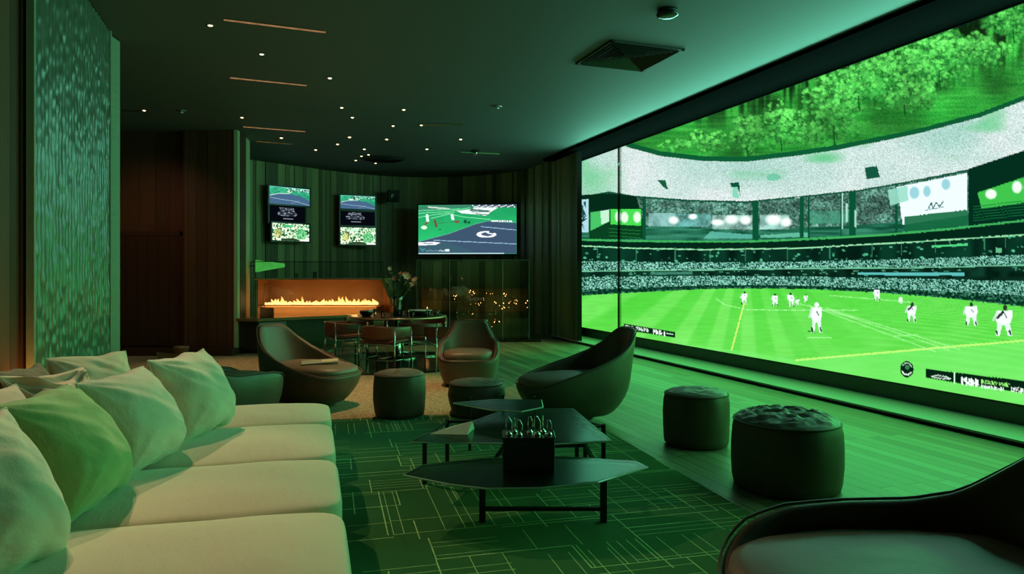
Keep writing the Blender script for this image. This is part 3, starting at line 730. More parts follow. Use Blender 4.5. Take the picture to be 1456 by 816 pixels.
def tv_pic(kind):
    R = Ras(0, 0, 190, 96, 2.0)
    n3 = R.nz(4, 3, 3); n8 = R.nz(14, 9, 4); r = np.random.default_rng(hash(kind) % 1000 if False else len(kind))
    if kind == 'main':
        R.a = lerpc(np.clip(R.Y / 96 + .25 * (n8 - .5), 0, 1), (30, 150, 92), (42, 196, 110))
        R.line([(0, 8), (70, 2), (150, 0)], 10, (60, 120, 100), .8); R.line([(20, 4), (60, 8)], 3, (190, 210, 190))
        for p in ([(0, 16), (60, 13), (100, 6)], [(0, 24), (30, 19), (70, 15)], [(25, 26), (60, 18), (90, 24), (140, 29)], [(0, 11), (80, 8)]): R.line(p, 1.4, (130, 225, 170), .9)
        R.poly([(75, 12), (100, 9), (120, 4), (155, 6), (140, 15), (132, 22), (120, 20), (100, 18), (85, 17)], (225, 240, 235)); R.poly([(102, 8), (140, 12), (136, 14), (100, 12)], (70, 110, 100))
        R.poly([(105, 0), (190, 0), (190, 6), (120, 6)], (60, 74, 90))
        for i in range(26): R.ell(106 + i * 3.2, 2 + (i * 7 % 4), 1.6, 1.2, (210, 220, 225))
        R.line([(104, 14), (139, 14)], 1.4, (50, 80, 70), .8); R.line([(112, 18), (134, 20)], 1.6, (50, 80, 70), .9)
        R.poly([(0, 72), (60, 56), (110, 38), (135, 32), (190, 36), (190, 96), (0, 96)], (58, 80, 104)); R.poly([(0, 72), (0, 96), (120, 96), (60, 74)], (56, 92, 104), .8)
        R.line([(0, 72), (60, 56), (110, 38), (135, 32), (190, 36)], 1.2, (90, 170, 140))
        R.line([(30, 69), (190, 77)], 1.3, (150, 185, 205)); R.line([(122, 43), (190, 50)], 1.3, (150, 185, 205))
        R.ell(132, 58, 19, 6.5, (240, 246, 250)); R.ell(134, 57.5, 12, 3.6, (66, 86, 110)); R.poly([(138, 50), (156, 50), (151, 56), (138, 56)], (58, 80, 104)); R.line([(134, 55), (150, 59)], 2, (240, 246, 250))
        R.poly([(0, 73), (30, 72), (43, 74), (34, 78), (0, 79)], (240, 246, 250)); R.line([(10, 75), (28, 75)], 1.4, (80, 100, 120))
        for (x, y, h) in ((17, 18, 15), (66, 18, 12)): R.ell(x, y + 2, 2.6, 2.4, (235, 245, 240)); R.poly([(x - 3, y + 3), (x + 3, y + 3), (x + 4, y + h), (x - 1, y + h)], (215, 245, 230))
        R.ell(11, 44, 6, 3.6, (215, 235, 210)); R.line([(13, 38), (18, 34)], 3, (140, 60, 40)); R.line([(32, 30), (35, 42)], 4, (110, 70, 50)); R.line([(38, 36), (76, 33)], 1, (60, 110, 80)); R.poly([(70, 31), (80, 30), (80, 36), (72, 36)], (110, 90, 70))
        R.poly([(89, 30), (93, 29), (95, 36), (89, 36)], (20, 80, 50)); R.poly([(96, 33), (101, 32), (101, 37), (96, 37)], (20, 80, 50)); R.ell(42, 48, 3, 1, (30, 100, 60))
        R.line([(143, 32), (180, 33)], 3.4, (220, 240, 235)); 
        for x in (156, 160, 166, 170, 175): R.line([(x, 30), (x, 35)], 1, (70, 120, 110))
        R.line([(4, 84), (8, 90), (12, 85)], 1, (60, 190, 170)); 
        for i in range(14): R.line([(14 + i * 3.3, 88 + (i * 5 % 3)), (16 + i * 3.3, 90)], 1.3, (190, 220, 225) if i > 7 else (110, 150, 170))
        R.poly([(53, 87), (60, 86), (61, 91), (52, 91)], (220, 235, 240)); R.line([(0, 95), (165, 95)], 2.4, (180, 215, 215))
    elif kind in ('court_a', 'court_bb'):
        R.a = lerpc(n8, (30, 130, 100), (70, 190, 140))
        R.poly([(0, 50), (40, 38), (95, 34), (150, 46), (190, 66), (190, 96), (0, 96)], (66, 98, 130)); 
        R.line([(0, 52), (40, 38), (95, 34)], 3, (210, 235, 225)); R.line([(0, 62), (60, 70), (120, 74), (190, 92)], 2, (170, 200, 215)); R.line([(100, 90), (140, 70)], 1.5, (160, 190, 210), .8)
        for i in range(60): R.ell(r.uniform(80 if kind == 'court_a' else 60, 190), r.uniform(0, 20), r.uniform(2, 5), r.uniform(1, 3), (225, 240, 235) if i % 2 else (30, 60, 60))
        R.ell(95, 22, 12, 7, (190, 235, 200)); R.ell(98, 20, 5, 4, (40, 80, 60))
        if kind == 'court_bb': R.poly([(72, 10), (80, 12), (76, 34), (70, 34)], (60, 40, 40)); R.ell(58, 28, 16, 4, (220, 240, 230))
        R.line([(0, 1), (190, 1)], 3, (120, 210, 190))
    elif kind in ('board_a', 'board_bb'):
        R.a[:] = (9, 14, 22)
        x0 = 55 if kind == 'board_a' else 40
        for (y0, y1, xa, xb) in ((8, 30, x0, x0 + 75), (34, 56, x0 - 8, x0 + 90)):
            R.poly([(xa, y0), (xb, y0), (xb, y1), (xa, y1)], (70, 80, 96))
            for i in range(26): R.ell(r.uniform(xa, xb), r.uniform(y0, y1), r.uniform(2, 6), r.uniform(1.5, 3.5), (190, 200, 215) if i % 3 else (30, 36, 50))
        R.line([(x0 + 20, 72), (x0 + 70, 72)], 5, (170, 180, 195)); 
    else:
        R.a = lerpc(np.clip(n8 * 1.4 - .2, 0, 1), (90, 180, 110), (235, 245, 215))
        sp = R.nz(5, 6, 9 + len(kind))
        R.a = np.where((sp > .66)[..., None], np.array((30, 80, 45)), R.a); R.a = np.where((sp < .3)[..., None], np.array((250, 252, 235)), R.a)
        R.ell(75, 14, 26, 7, (60, 180, 110) if kind == 'crowd_a' else (190, 240, 205)); R.line([(30, 30), (46, 26), (40, 66)], 5, (90, 70, 40)); R.ell(28, 56, 18, 22, (190, 190, 80), .55)
        R.ell(150, 60, 26, 34, (70, 190, 110), .6); R.poly([(45, 84), (110, 80), (140, 90), (140, 96), (45, 96)], (40, 70, 40)); R.poly([(142, 84), (190, 88), (190, 96), (142, 96)], (245, 250, 235))
    return R
def tv(label, kind, L, Rr, gap=.0, group=None, st=1.2, depth=.05):
    """L=(px,ytop,ybot,D) left edge, R likewise; z from the left edge"""
    lx, t, b, D = L; rx, t2, b2, D2 = Rr
    zt = (PD(lx, t, D).z + PD(rx, t2, D2).z) / 2; zb = (PD(lx, b, D).z + PD(rx, b2, D2).z) / 2
    A = PD(lx, t, D); B = PD(rx, t2, D2)
    d = Vector((B.x - A.x, B.y - A.y, 0)); W = d.length; d.normalize(); n = Vector((d.y, -d.x, 0))   # towards the room
    mid = (A + B) / 2; hh = zt - zb
    rz = math.atan2(d.y, d.x)
    root = empty('wall_television', label, 'television', (mid.x, mid.y, zb), rz, group)
    R = tv_pic(kind)
    def col(co, U, V): return lin(R.sample(U * 190, V * 96)) * st
    picture_grid('screen', (-W / 2, -.002, hh), (W / 2, -.002, hh), (-W / 2, -.002, 0), (W / 2, -.002, 0), 260, 128, col, m_picture('tv_picture_' + kind, 1.0), root)
    bw = .035
    fr = MB().box(-W / 2 - bw, W / 2 + bw, .0, depth, -bw, hh + bw)
    for (x0, x1, z0, z1) in ((-W / 2 - bw, -W / 2, -bw, hh + bw), (W / 2, W / 2 + bw, -bw, hh + bw), (-W / 2, W / 2, -bw, 0), (-W / 2, W / 2, hh, hh + bw)): fr.box(x0, x1, -.012, .0, z0, z1)
    fr.build('casing', MAT['bezel'], root)
    MB().box(-.15, .15, depth, depth + .12, hh * .3, hh * .7).tube([(0, depth + .1, hh / 2), (0, depth + .5 + gap, hh / 2)], .03).build('wall_bracket', MAT['black'], root)
    return root
tv('large wall television showing a green field and a blue court with a ring logo', 'main', (595, 291, 361, 18.25), (734.5, 291, 361, 18.0), .2, st=1.2)
tv('top screen of the left stack, blue court picture tilted down to the right', 'court_a', (383, 263, 288, 16.35), (440, 270.5, 294, 17.1), group='stacked bar televisions')
tv('dim middle screen of the left stack with blurry white figures on black', 'board_a', (383, 290.5, 315, 16.4), (433, 296, 319, 17.1), group='stacked bar televisions', st=.6)
tv('bottom screen of the left stack with a bright crowd picture', 'crowd_a', (387, 316, 340, 16.4), (439.5, 320, 345, 17.1), group='stacked bar televisions')
tv('top screen of the stack nearer the wall speaker, blue court picture', 'court_bb', (484, 276, 295, 17.9), (533, 281, 299, 18.3), group='stacked bar televisions')
tv('dim middle screen of the stack nearer the wall speaker, white blurs on black', 'board_bb', (484, 299, 320, 17.9), (533, 302, 321, 18.3), group='stacked bar televisions', st=.6)
tv('bottom screen of the stack nearer the wall speaker with a bright crowd picture', 'crowd_bb', (484, 323, 346, 17.9), (534, 324.5, 349, 18.3), group='stacked bar televisions')
# speaker
sp_ = empty('wall_speaker', 'small black box speaker high on the curved plank wall', 'speaker', PD(559, 287, 18.5), .35)
MB().box(-.15, .15, -.13, .1, 0, .30).build('cabinet', MAT['black'], sp_, bevel=.01)
MB().lathe([(.10, 0), (.085, .012), (.03, .004), (.01, .012)], 24).build('cone', MAT['bezel'], sp_).matrix_local = Matrix.Translation((0, -.131, .12)) @ Matrix.Rotation(PI / 2, 4, 'X')
MB().tube([(0, .1, .15), (0, .5, .15)], .02).build('bracket', MAT['black'], sp_)

# ================================================================== CEILING FITTINGS
def cpt(px, py): D = (CEIL - H) * F / (CY - py); return Vector(((px - CX) / F * D, D, CEIL))
DL = [(299, 36), (372, 77), (469, 111), (205, 157), (344, 167), (400, 196), (486, 153), (574, 156), (501, 167), (559, 179), (599, 178), (655, 198), (607, 212), (550, 198), (497, 195), (480, 205), (449, 213), (518, 212), (524, 220), (514, 222), (506, 228), (534, 232), (719, 246)]
DLL = ['downlight nearest the camera, left of the long ceiling slot', 'downlight just below the nearest long slot light', 'downlight right of the second slot light', 'bright lone downlight beside the ribbed column', 'downlight in front of the wooden wall, left of the third slot', 'downlight above the left stack of televisions', 'bright downlight at the front left of the bar cluster', 'bright downlight at the front right of the bar cluster',
       'dimmer downlight just behind the front left one of the cluster', 'downlight in the cluster centre, touching the line of a slot', 'downlight at the left end of a thin dark slot', 'rightmost warm downlight of the cluster, nearest the sensor', 'large downlight between the round grille and the sensor', 'middle downlight of the cluster behind the centre one', 'small downlight left in the second row of the cluster', 'small downlight left in the third row of the cluster',
       'leftmost small downlight of the bar cluster', 'downlight just in front of the round grille', 'small downlight at the near edge of the round grille', 'small downlight left of the round grille', 'farthest left tiny downlight before the curved wall', 'farthest downlight before the curved wall, under the grille', 'tiny dim downlight close to the dark right end of the ceiling']
dl0 = None
for (px, py), lb in zip(DL, DLL):
    p = cpt(px, py)
    if dl0 is None:
        root = empty('ceiling_downlight', lb, 'downlight', p, 0, 'warm ceiling downlights')
        MB().lathe([(.030, -.004), (.050, -.006), (.052, 0), (.03, 0)], 24).build('trim_ring', MAT['steel'], root, True)
        MB().lathe([(.001, -.012), (.02, -.010), (.030, -.003), (.030, .0)], 20).build('lens', MAT['lamp_warm'], root, True)
        dl0 = root
    else:
        root = copy_tree(dl0); root.location = p; root['label'] = lb
    s = .8 if py < 190 else (.95 if py < 215 else .85)
    if py in (246,): s = .5
    root.scale = (s, s, s)
# slim slot lights (polished metal rods set in the ceiling)
SL = [((318, 26), (463, 44), 'nearest long polished slot light on the ceiling'), ((327, 109), (436, 120), 'second polished slot light, behind the nearest one'), ((346, 179), (434, 186), 'third slot light, before the curved wall'), ((365, 200), (417, 204), 'fourth slot light, faintest, nearest the left televisions'),
      ((600, 176), (660, 177), 'thin dark slot right of the downlight cluster'), ((655, 215), (710, 218), 'thin slot either side of the ceiling sensor'), ((172, 156), (200, 157), 'short slot ending at the lone bright downlight')]
for (a, b, lb) in SL:
    A, B = cpt(*a), cpt(*b); d = (B - A); L = d.length; root = empty('slot_light', lb, 'slot light', (A + B) / 2, math.atan2(d.y, d.x), 'thin ceiling slot lights')
    MB().box(-L / 2, L / 2, -.016, .016, -.012, 0).build('channel', MAT['chrome'], root, bevel=.003)
    MB().tube([(-L / 2, 0, -.018), (L / 2, 0, -.018)], .007).build('rod', MAT['slot_glow' if L > .6 and a[0] < 360 else 'chrome'], root)
# square air vent
vc = [cpt(823, 93), cpt(885, 53), cpt(965, 67), cpt(905, 101)]
vcen = sum(vc, Vector()) / 4
e1 = (vc[1] - vc[0]); vent = empty('air_vent', 'square black ceiling air diffuser of nested louvres near the screen', 'air vent', vcen, math.atan2(e1.y, e1.x))
hs = (e1.length + (vc[2] - vc[1]).length) / 4
print('vent half', hs)
fr = MB()
for (x0, x1, y0, y1) in ((-hs, hs, -hs, -hs + .04), (-hs, hs, hs - .04, hs), (-hs, -hs + .04, -hs, hs), (hs - .04, hs, -hs, hs)): fr.box(x0, x1, y0, y1, -.02, 0)
fr.build('frame', MAT['black'], vent)
lv = MB()
for k in range(8):
    r = hs - .05 - k * (hs - .08) / 8; z = -.015 - .0 * k; r2 = r - .035
    for i in range(4):
        c, s = math.cos(i * PI / 2), math.sin(i * PI / 2)
        def T(x, y, z): return (c * x - s * y, s * x + c * y, z)
        lv.add([T(-r, r, -.030), T(r, r, -.030), T(r2, r2, -.008), T(-r2, r2, -.008)], [(0, 1, 2, 3)])
lv.build('louvre', MAT['bezel'], vent).modifiers.new('s', 'SOLIDIFY').thickness = .004
MB().box(-hs, hs, -hs, hs, -.002, 0).build('backing', MAT['black'], vent)
# round detector
sd = empty('smoke_detector', 'round black ceiling detector with shiny rim near the air vent', 'detector', cpt(949, 14))
MB().lathe([(.095, 0), (.10, -.03), (.085, -.03)], 36).build('base', MAT['black'], sd, True)
MB().lathe([(.105, -.035), (.112, -.045), (.105, -.062), (.06, -.075), (.01, -.078)], 36).build('cover', MAT['blackgloss'], sd, True)
for (px, py, lb) in ((707, 151, 'small black pop-out sprinkler on the ceiling left of the vent'), (664, 252, 'tiny white sprinkler near the curved wall above the large television'), (258, 157, 'unlit white sprinkler between two downlights near the column')):
    s1 = empty('ceiling_sprinkler', lb, 'sprinkler', cpt(px, py))
    MB().lathe([(.07, 0), (.075, -.008), (.03, -.014)], 24).build('plate', MAT['steel'], s1, True)
    MB().lathe([(.02, -.012), (.02, -.03), (.035, -.034), (.01, -.045)], 16).build('nozzle', MAT['white'], s1, True)
cm = empty('ceiling_camera', 'small dark ceiling camera on a thin slot behind the downlights', 'camera', cpt(676, 214))
MB().lathe([(.10, 0), (.10, -.03), (.06, -.04)], 24).build('mount', MAT['black'], cm, True)
MB().lathe([(.055, -.03), (.06, -.06), (.045, -.09), (.01, -.1)], 24).build('dome', MAT['chrome'], cm, True)
rg_ = empty('round_grille', 'round black ceiling air grille behind the downlight cluster', 'air vent', cpt(545, 226))
MB().lathe([(.50, 0), (.50, -.015), (.46, -.02), (.45, 0)], 48).build('rim', MAT['black'], rg_, True)
g2 = MB()
for k in range(6):
    r = .43 - k * .07; g2.lathe([(r, -.002), (r - .02, -.02), (r - .03, -.02), (r - .01, -.002)], 40)
g2.build('louvre', MAT['black'], rg_)

# ================================================================== UPHOLSTERY
def gfall(a):      # rim height factor by angle from the back (degrees)
    pts = [(0, 1), (31, 1), (36, .94), (41, .74), (50, .53), (66, .44), (86, .40), (106, .29), (122, .10), (135, 0), (180, 0)]
    return float(np.interp(a, *zip(*pts)))
def tub_chair(label, loc, facing, scale=1.0, wid=.40, dep=.47, top=.76, seat_h=.36, mat='leather', smat='leather_seat', fall=gfall, basek=.60, nar=.12, inn=.90):
    """front is local +Y"""
    rz = math.atan2(facing[1], facing[0]) - PI / 2
    root = empty('tub_armchair', label, 'armchair', loc, rz, 'low tub armchairs around the glass tables')
    root.scale = (scale,) * 3
    nA = 72
    def plan(th, k):        # th: 0=back
        c, s = math.cos(th), math.sin(th)
        e = 3.0
        r = (abs(c) ** e + abs(s) ** e) ** (-1 / e)
        x = wid * s * r * k; y = -dep * c * r * k
        if y > 0: y *= 1.02
        return x, y
    def rim(th):
        a = abs(math.degrees(th)); g = fall(a); return seat_h - .03 + (top - seat_h + .03) * g, g
    def ksc(z):
        t = min(1, z / seat_h); return basek + (1 - basek) * math.sin(t * PI / 2) ** .8
    prof_out = [0, .06, .18, .35, .55, .75, .9, 1.0]
    def outer(th, s):
        h, g = rim(th); z = s * h
        x, y = plan(th, ksc(z))
        if z > seat_h:
            u = (z - seat_h) / (top - seat_h)
            y -= .10 * u * max(0, math.cos(th)); x *= 1 - nar * u
        return Vector((x, y, z + .03))
    thk = .045
    def inner(th, s):           # s 0 at rim .. 1 at seat
        h, g = rim(th); z = h * (1 - s) + (seat_h - .05) * s
        x, y = plan(th, ksc(min(z, seat_h)) * inn - .06 * s)
        if z > seat_h:
            u = (z - seat_h) / (top - seat_h)
            y -= .10 * u * max(0, math.cos(th)); x *= 1 - nar * u
        return Vector((x, y, z + .03))
    mb = MB(); rows = []
    for s in prof_out: rows.append([outer(2 * PI * i / nA - PI, s) for i in range(nA)])
    top_row = []
    for i in range(nA):
        th = 2 * PI * i / nA - PI; a = outer(th, 1); b = inner(th, 0); m = (a + b) / 2; m.z += .018; top_row.append(m)
    rows.append(top_row)
    for s in (0, .12, .3, .5, .7, .85, 1): rows.append([inner(2 * PI * i / nA - PI, s) for i in range(nA)])
    vs = [p for r in rows for p in r]; fs = []
    for j in range(len(rows) - 1):
        for i in range(nA): i2 = (i + 1) % nA; fs.append((j * nA + i, j * nA + i2, (j + 1) * nA + i2, (j + 1) * nA + i))
    fs.append(tuple(range(nA))[::-1]); fs.append(tuple((len(rows) - 1) * nA + i for i in range(nA)))
    mb.add(vs, fs)
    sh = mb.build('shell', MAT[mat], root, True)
    md = sh.modifiers.new('s', 'SUBSURF'); md.levels = 1; md.render_levels = 1
    # seat cushion
    sc = MB(); rows = []
    qk = inn / .90
    for (k, z) in ((.70 * qk, seat_h - .05), (.83 * qk, seat_h - .035), (.885 * qk, seat_h + .0), (.87 * qk, seat_h + .045), (.80, seat_h + .07), (.6, seat_h + .085), (.3, seat_h + .09), (.02, seat_h + .092)):
        row = []
        for i in range(nA):
            th = 2 * PI * i / nA - PI; x, y = plan(th, k)
            f = max(0, y / dep); y2 = y * (1.10 if y > 0 else .93); zz = z + .03 - .02 * f * f + .01 * mnoise.noise(Vector((x * 5, y * 5, 0)))
            if z < seat_h: zz = z + .03
            row.append(Vector((x * .98, y2, zz)))
        rows.append(row)
    vs = [p for r in rows for p in r]; fs = []
    for j in range(len(rows) - 1):
        for i in range(nA): i2 = (i + 1) % nA; fs.append((j * nA + i, j * nA + i2, (j + 1) * nA + i2, (j + 1) * nA + i))
    fs.append(tuple(range(nA))[::-1]); fs.append(tuple((len(rows) - 1) * nA + i for i in range(nA)))
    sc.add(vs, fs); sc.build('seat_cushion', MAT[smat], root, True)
    # piping along the rim
    pp = []
    for i in range(nA):
        th = 2 * PI * i / nA - PI; a = outer(th, 1); a.z += .012; pp.append(a)
    MB().tube(pp, .006, 6, True).build('piping', MAT[mat], sh, True)
    MB().lathe([(.20, 0), (.21, .012), (.19, .03), (.10, .04)], 32).build('base', MAT['black'], root, True)
    return root
def gfall_mid(a):
    pts = [(0, 1), (24, 1), (33, .94), (45, .72), (60, .53), (78, .39), (98, .28), (118, .16), (136, .04), (150, 0), (180, 0)]
    return float(np.interp(a, *zip(*pts)))
def gfall_arm(a):
    pts = [(0, 1), (26, 1), (36, .95), (47, .70), (58, .47), (72, .39), (95, .38), (115, .35), (130, .27), (145, .10), (158, 0), (180, 0)]
    return float(np.interp(a, *zip(*pts)))
def gfall_long(a):
    pts = [(0, 1), (24, 1), (33, .94), (45, .70), (60, .48), (78, .31), (98, .19), (118, .09), (136, .01), (150, 0), (180, 0)]
    return float(np.interp(a, *zip(*pts)))

tub_chair('brown tub armchair facing the camera in front of the dining chairs', (-.575, 9.35, 0), (0, -1), 1.0, .41, .38, .78, .36, basek=.76, nar=.06, inn=.84)
tub_chair('tub armchair with a magazine on its seat, back to the fireplace wall', (-2.28, 7.95, .008), (.90, -.46), 1.0, .42, .56, .84, .36, fall=gfall_long)
tub_chair('tub armchair facing left beside the glass tables, high back towards the screen', (.62, 7.15, .022), (-.95, -.30), 1.0, .42, .56, .86, .34, fall=gfall_mid)
tub_chair('large brown tub armchair cut off by the bottom right corner', (1.43, 2.42, .022), (-1, -.02), 1.08, .46, .61, .74, .32, fall=gfall_arm)
tub_chair('dark tub armchair half hidden behind the far end of the sofa', (-2.86, 7.0, .008), (.5, .87), 1.0, .46, .52, .70, .36, fall=gfall_arm, basek=.8)

def pouf(label, loc, r, h, seed, wr=.004, taper=.0, rz=0):
    root = empty('leather_pouf', label, 'pouf', loc, rz, 'low leather poufs')
    def fn(p, a, rr, z):
        n = mnoise.noise(Vector((math.cos(a) * 2 + seed, math.sin(a) * 2, z * 5))) * .022
        p.x *= 1 + n / r * .6; p.y *= 1 + n / r * .6; return p
    prof = [(r * .86, 0), (r * .94, .015), (r * (.97 - taper), h * .12), (r * (1.0 - taper * .6), h * .35), (r * 1.01, h * .6), (r * .985, h * .8), (r * .95, h * .90), (r * .93, h * .925)]
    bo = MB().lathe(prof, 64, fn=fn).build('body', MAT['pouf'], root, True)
    MB().tube([fn(Vector((r * .95 * math.cos(a), r * .95 * math.sin(a), h * .925)), a, r, h * .925) for a in np.linspace(0, 2 * PI, 64, endpoint=False)], .007, 6, True).build('piping', MAT['pouf'], bo, True)
    def fn2(u, v):
        a = 2 * PI * u; rr = r * .94 * (1 - v) + .001; d = math.sqrt(max(0, 1 - (1 - v) ** 3))
        x, y = rr * math.cos(a), rr * math.sin(a)
        w = (1 - abs(mnoise.noise(Vector((x * 7 + seed, y * 12, seed))) * 2)) * wr * (1 - (1 - v) ** 4) * 4
        w += mnoise.noise(Vector((x * 22, y * 30, seed))) * wr * 1.2 * (1 if v > .05 else 0)
        return (x, y, h * .925 + (h * .075) * d + w)
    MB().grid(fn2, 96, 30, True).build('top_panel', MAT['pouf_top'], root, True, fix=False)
    return root
pouf('pouf before the dining table with a rounded brown body, left of the centre armchair', (-1.165, 7.28, .022), .265, .46, 1.3, .003)
pouf('low dark pouf behind the glass tables with a green-lit top', (-.37, 7.35, .022), .30, .35, 4.1, .002, .10)
pouf('tall cylindrical pouf on the planks beside the rug edge', (1.61, 6.15, 0), .28, .48, 7.7, .003)
pouf('largest pouf with a heavily creased top, before the corner armchair', (1.93, 4.95, 0), .375, .50, 2.2, .010)

# ---- sofa
RUs = Vector((.274, -.9617, 0))      # along the sofa, towards the camera
SF = Vector((-1.53, 5.9, 0)); SN = Vector((.9617, .274, 0))   # towards the room
def sp(s, o, z=0): p = SF + RUs * s - SN * o; return Vector((p.x, p.y, z))
sofa = empty('long_sofa', 'long deep cream sofa with four seat cushions along the left side', 'sofa', sp(2, .6), math.atan2(RUs.y, RUs.x))
# local: +x along the sofa to camera, y: -SN*... rotate: local y = perpendicular left of RUs
sinv = Matrix.Translation(sofa.location) @ Matrix.Rotation(sofa.rotation_euler.z, 4, 'Z'); sinv = sinv.inverted()
def sbuild(mb, name, mat, smooth=False, bevel=0, seg=3):
    o = mb.build(name, mat, sofa, smooth, bevel, seg); o.data.transform(sinv); o.data.update(); return o
def sbox(mb, s0, s1, o0, o1, z0, z1):
    q = [sp(s0, o0), sp(s1, o0), sp(s1, o1), sp(s0, o1)]; return mb.prism([(v.x, v.y) for v in q], z0, z1)
def cushion_block(s0, s1, o0, o1, z0, z1, rad=.07, crown=.03, seed=0):
    nu, nv = 40, 44; top = []
    mb = MB()
    def prof(t, half, rad):     # t in -1..1 -> (offset, drop)
        return t
    # superellipsoid-like rounded box
    pts = []; cs, co_ = (s0 + s1) / 2, (o0 + o1) / 2; hs_, ho, hz = (s1 - s0) / 2, (o1 - o0) / 2, (z1 - z0) / 2
    def fn(u, v):
        # v: 0 bottom centre -> 1 top centre ; perimeter angle u
        a = 2 * PI * u; e = 9
        c, s = math.cos(a), math.sin(a); r = (abs(c) ** e + abs(s) ** e) ** (-1 / e)
        X, Y = c * r, s * r
        if v < .12: k = v / .12 * .97; z = -1
        elif v < .62:
            t = (v - .12) / .5; ph = -PI / 2 + PI * t; e2 = .35
            z = math.copysign(abs(math.sin(ph)) ** e2, math.sin(ph)); kk = abs(math.cos(ph)) ** e2; k = .97 + 0 * kk
            k = 1 - (rad / min(hs_, ho)) * (1 - kk)
        else:
            t = (v - .62) / .38; k = (1 - rad / min(hs_, ho)) * (1 - t); z = 1
        x, y = X * k * hs_, Y * k * ho
        if k * 0 == 0:
            x = X * (hs_ - (1 - k) * min(hs_, ho)) if v < .62 and v >= .12 else x
            y = Y * (ho - (1 - k) * min(hs_, ho)) if v < .62 and v >= .12 else y
        zz = (z0 + z1) / 2 + z * hz
        if z > 0:
            cr = crown * (1 - min(1, abs(x / hs_)) ** 3.0) * (1 - min(1, abs(y / ho)) ** 6) * max(0, z)
            zz += cr + .006 * mnoise.noise(Vector((x * 4 + seed, y * 4, seed))) * (1 if v > .5 else 0)
        p = sp(cs + x, co_ + y); return (p.x, p.y, zz)
    mb.grid(fn, 120, 46, True); return mb
SEAMS = [0.0, .82, 1.82, 2.74, 3.70, 4.75]
sb = MB(); sbox(sb, .04, 4.72, .05, 1.84, .09, .28); sbuild(sb, 'base', MAT['sofa'], bevel=.03)
for i in range(5):
    sbuild(cushion_block(SEAMS[i] + .004, SEAMS[i + 1] - .004, 0, 1.76, .24, .41, .10, .05, i * 3.1), 'seat_cushion', MAT['sofa_seat'], True)
bk = MB(); sbox(bk, .04, 4.72, 1.765, 1.87, .25, .72); sbuild(bk, 'backrest', MAT['sofa'], bevel=.04, seg=4)
for (s, o) in ((.15, .15), (.15, 1.7), (4.6, .15), (4.6, 1.7)):
    lg = MB(); sbox(lg, s - .03, s + .03, o - .03, o + .03, .023 if o < 1 else 0, .10); sbuild(lg, 'leg', MAT['black'])

def pillow(label, B0, B1, top, T=.24, mat='pillow', seed=0, w=None, hgt=None, pinch=.05, name='throw_pillow', wr=.007, group='loose pillows on the sofa', flop=0):
    """B0,B1 bottom corners (near, far), top = point straight above the middle of the bottom edge along the pillow's face"""
    B0, B1, top = Vector(B0), Vector(B1), Vector(top)
    mid = (B0 + B1) / 2; ex = (B1 - B0); W = ex.length; ex.normalize(); ez = top - mid; ez -= ex * ez.dot(ex); Hh = ez.length; ez.normalize(); ey = ex.cross(ez)
    M = Matrix((ex, ey, ez)).transposed().to_4x4(); M.translation = mid
    root = bpy.data.objects.new(name, None); COL.objects.link(root); root.matrix_world = M
    prop(root, label, 'pillow', group)
    n = 46; vs = []; fs = []
    def shp(u, v, side):
        # outline
        x = u * W / 2 * (1 - pinch * (1 - v * v) * (1.0)); z = Hh / 2 + v * Hh / 2 * (1 - pinch * (1 - u * u) * (1.2 if v > 0 else .4))
        z *= 1.0
        th = T / 2 * (max(0, 1 - abs(u) ** 2.6) ** .5) * (max(0, 1 - abs(v) ** 2.6) ** .5) * (1.12 - .25 * v)
        # creases radiating from corners
        cr = 0
        for (cu, cv) in ((1, 1), (-1, 1), (1, -1), (-1, -1)):
            du, dv = u - cu, v - cv; d = math.hypot(du, dv); an = math.atan2(dv, du)
            cr += math.sin(an * 15 + seed + cu) * math.exp(-d * 1.3) * min(1, d * 3)
        cr *= wr
        nn = mnoise.noise(Vector((u * 1.8 + seed, v * 1.8, side * 3))) * wr * 2.0 + mnoise.noise(Vector((u * 3 + v * 4 + seed, v * 1.0 - u, side * 5 + 2))) * wr * 1.3
        e = min(1, (1 - abs(u)) * 6) * min(1, (1 - abs(v)) * 6)
        y = side * (th + (cr + nn) * e)
        y += flop * (v * .5 + .5) ** 2
        x += mnoise.noise(Vector((v * 2, seed, 0))) * .02 * abs(u); z += mnoise.noise(Vector((u * 2, seed, 4))) * .02 * abs(v)
        return Vector((x, y, z))
    L = np.sin(np.linspace(-PI / 2, PI / 2, n))
    for side in (1, -1):
        for v in L:
            for u in L: vs.append(shp(u, v, side))
    for side in (0, 1):
        b = side * n * n
        for j in range(n - 1):
            for i in range(n - 1):
                q = (b + j * n + i, b + j * n + i + 1, b + (j + 1) * n + i + 1, b + (j + 1) * n + i); fs.append(q if side else q[::-1])
    mb = MB().add(vs, fs)
    o = mb.build('cover', MAT[mat], root, True, fix=False)
    import bmesh
    bm = bmesh.new(); bm.from_mesh(o.data); bmesh.ops.remove_doubles(bm, verts=bm.verts, dist=.0006); bmesh.ops.recalc_face_normals(bm, faces=bm.faces); bm.to_mesh(o.data); bm.free()
    o.data.polygons.foreach_set('use_smooth', [True] * len(o.data.polygons))
    edge = [shp(u, -1, 1) for u in L] + [shp(1, v, 1) for v in L[1:]] + [shp(u, 1, 1) for u in L[::-1][1:]] + [shp(-1, v, 1) for v in L[::-1][1:-1]]
    MB().tube(edge, .0055, 6, True).build('piping', MAT[mat], o, True)
    return root
ZS = .452
def on(px, D, z=ZS): return Vector(((px - CX) / F * D, D, z))
pillow('big pillow at the far end of the row with a tall pointed corner', on(252, 4.25), on(326, 4.90), PD(271, 500, 4.75), .34, seed=1.0)
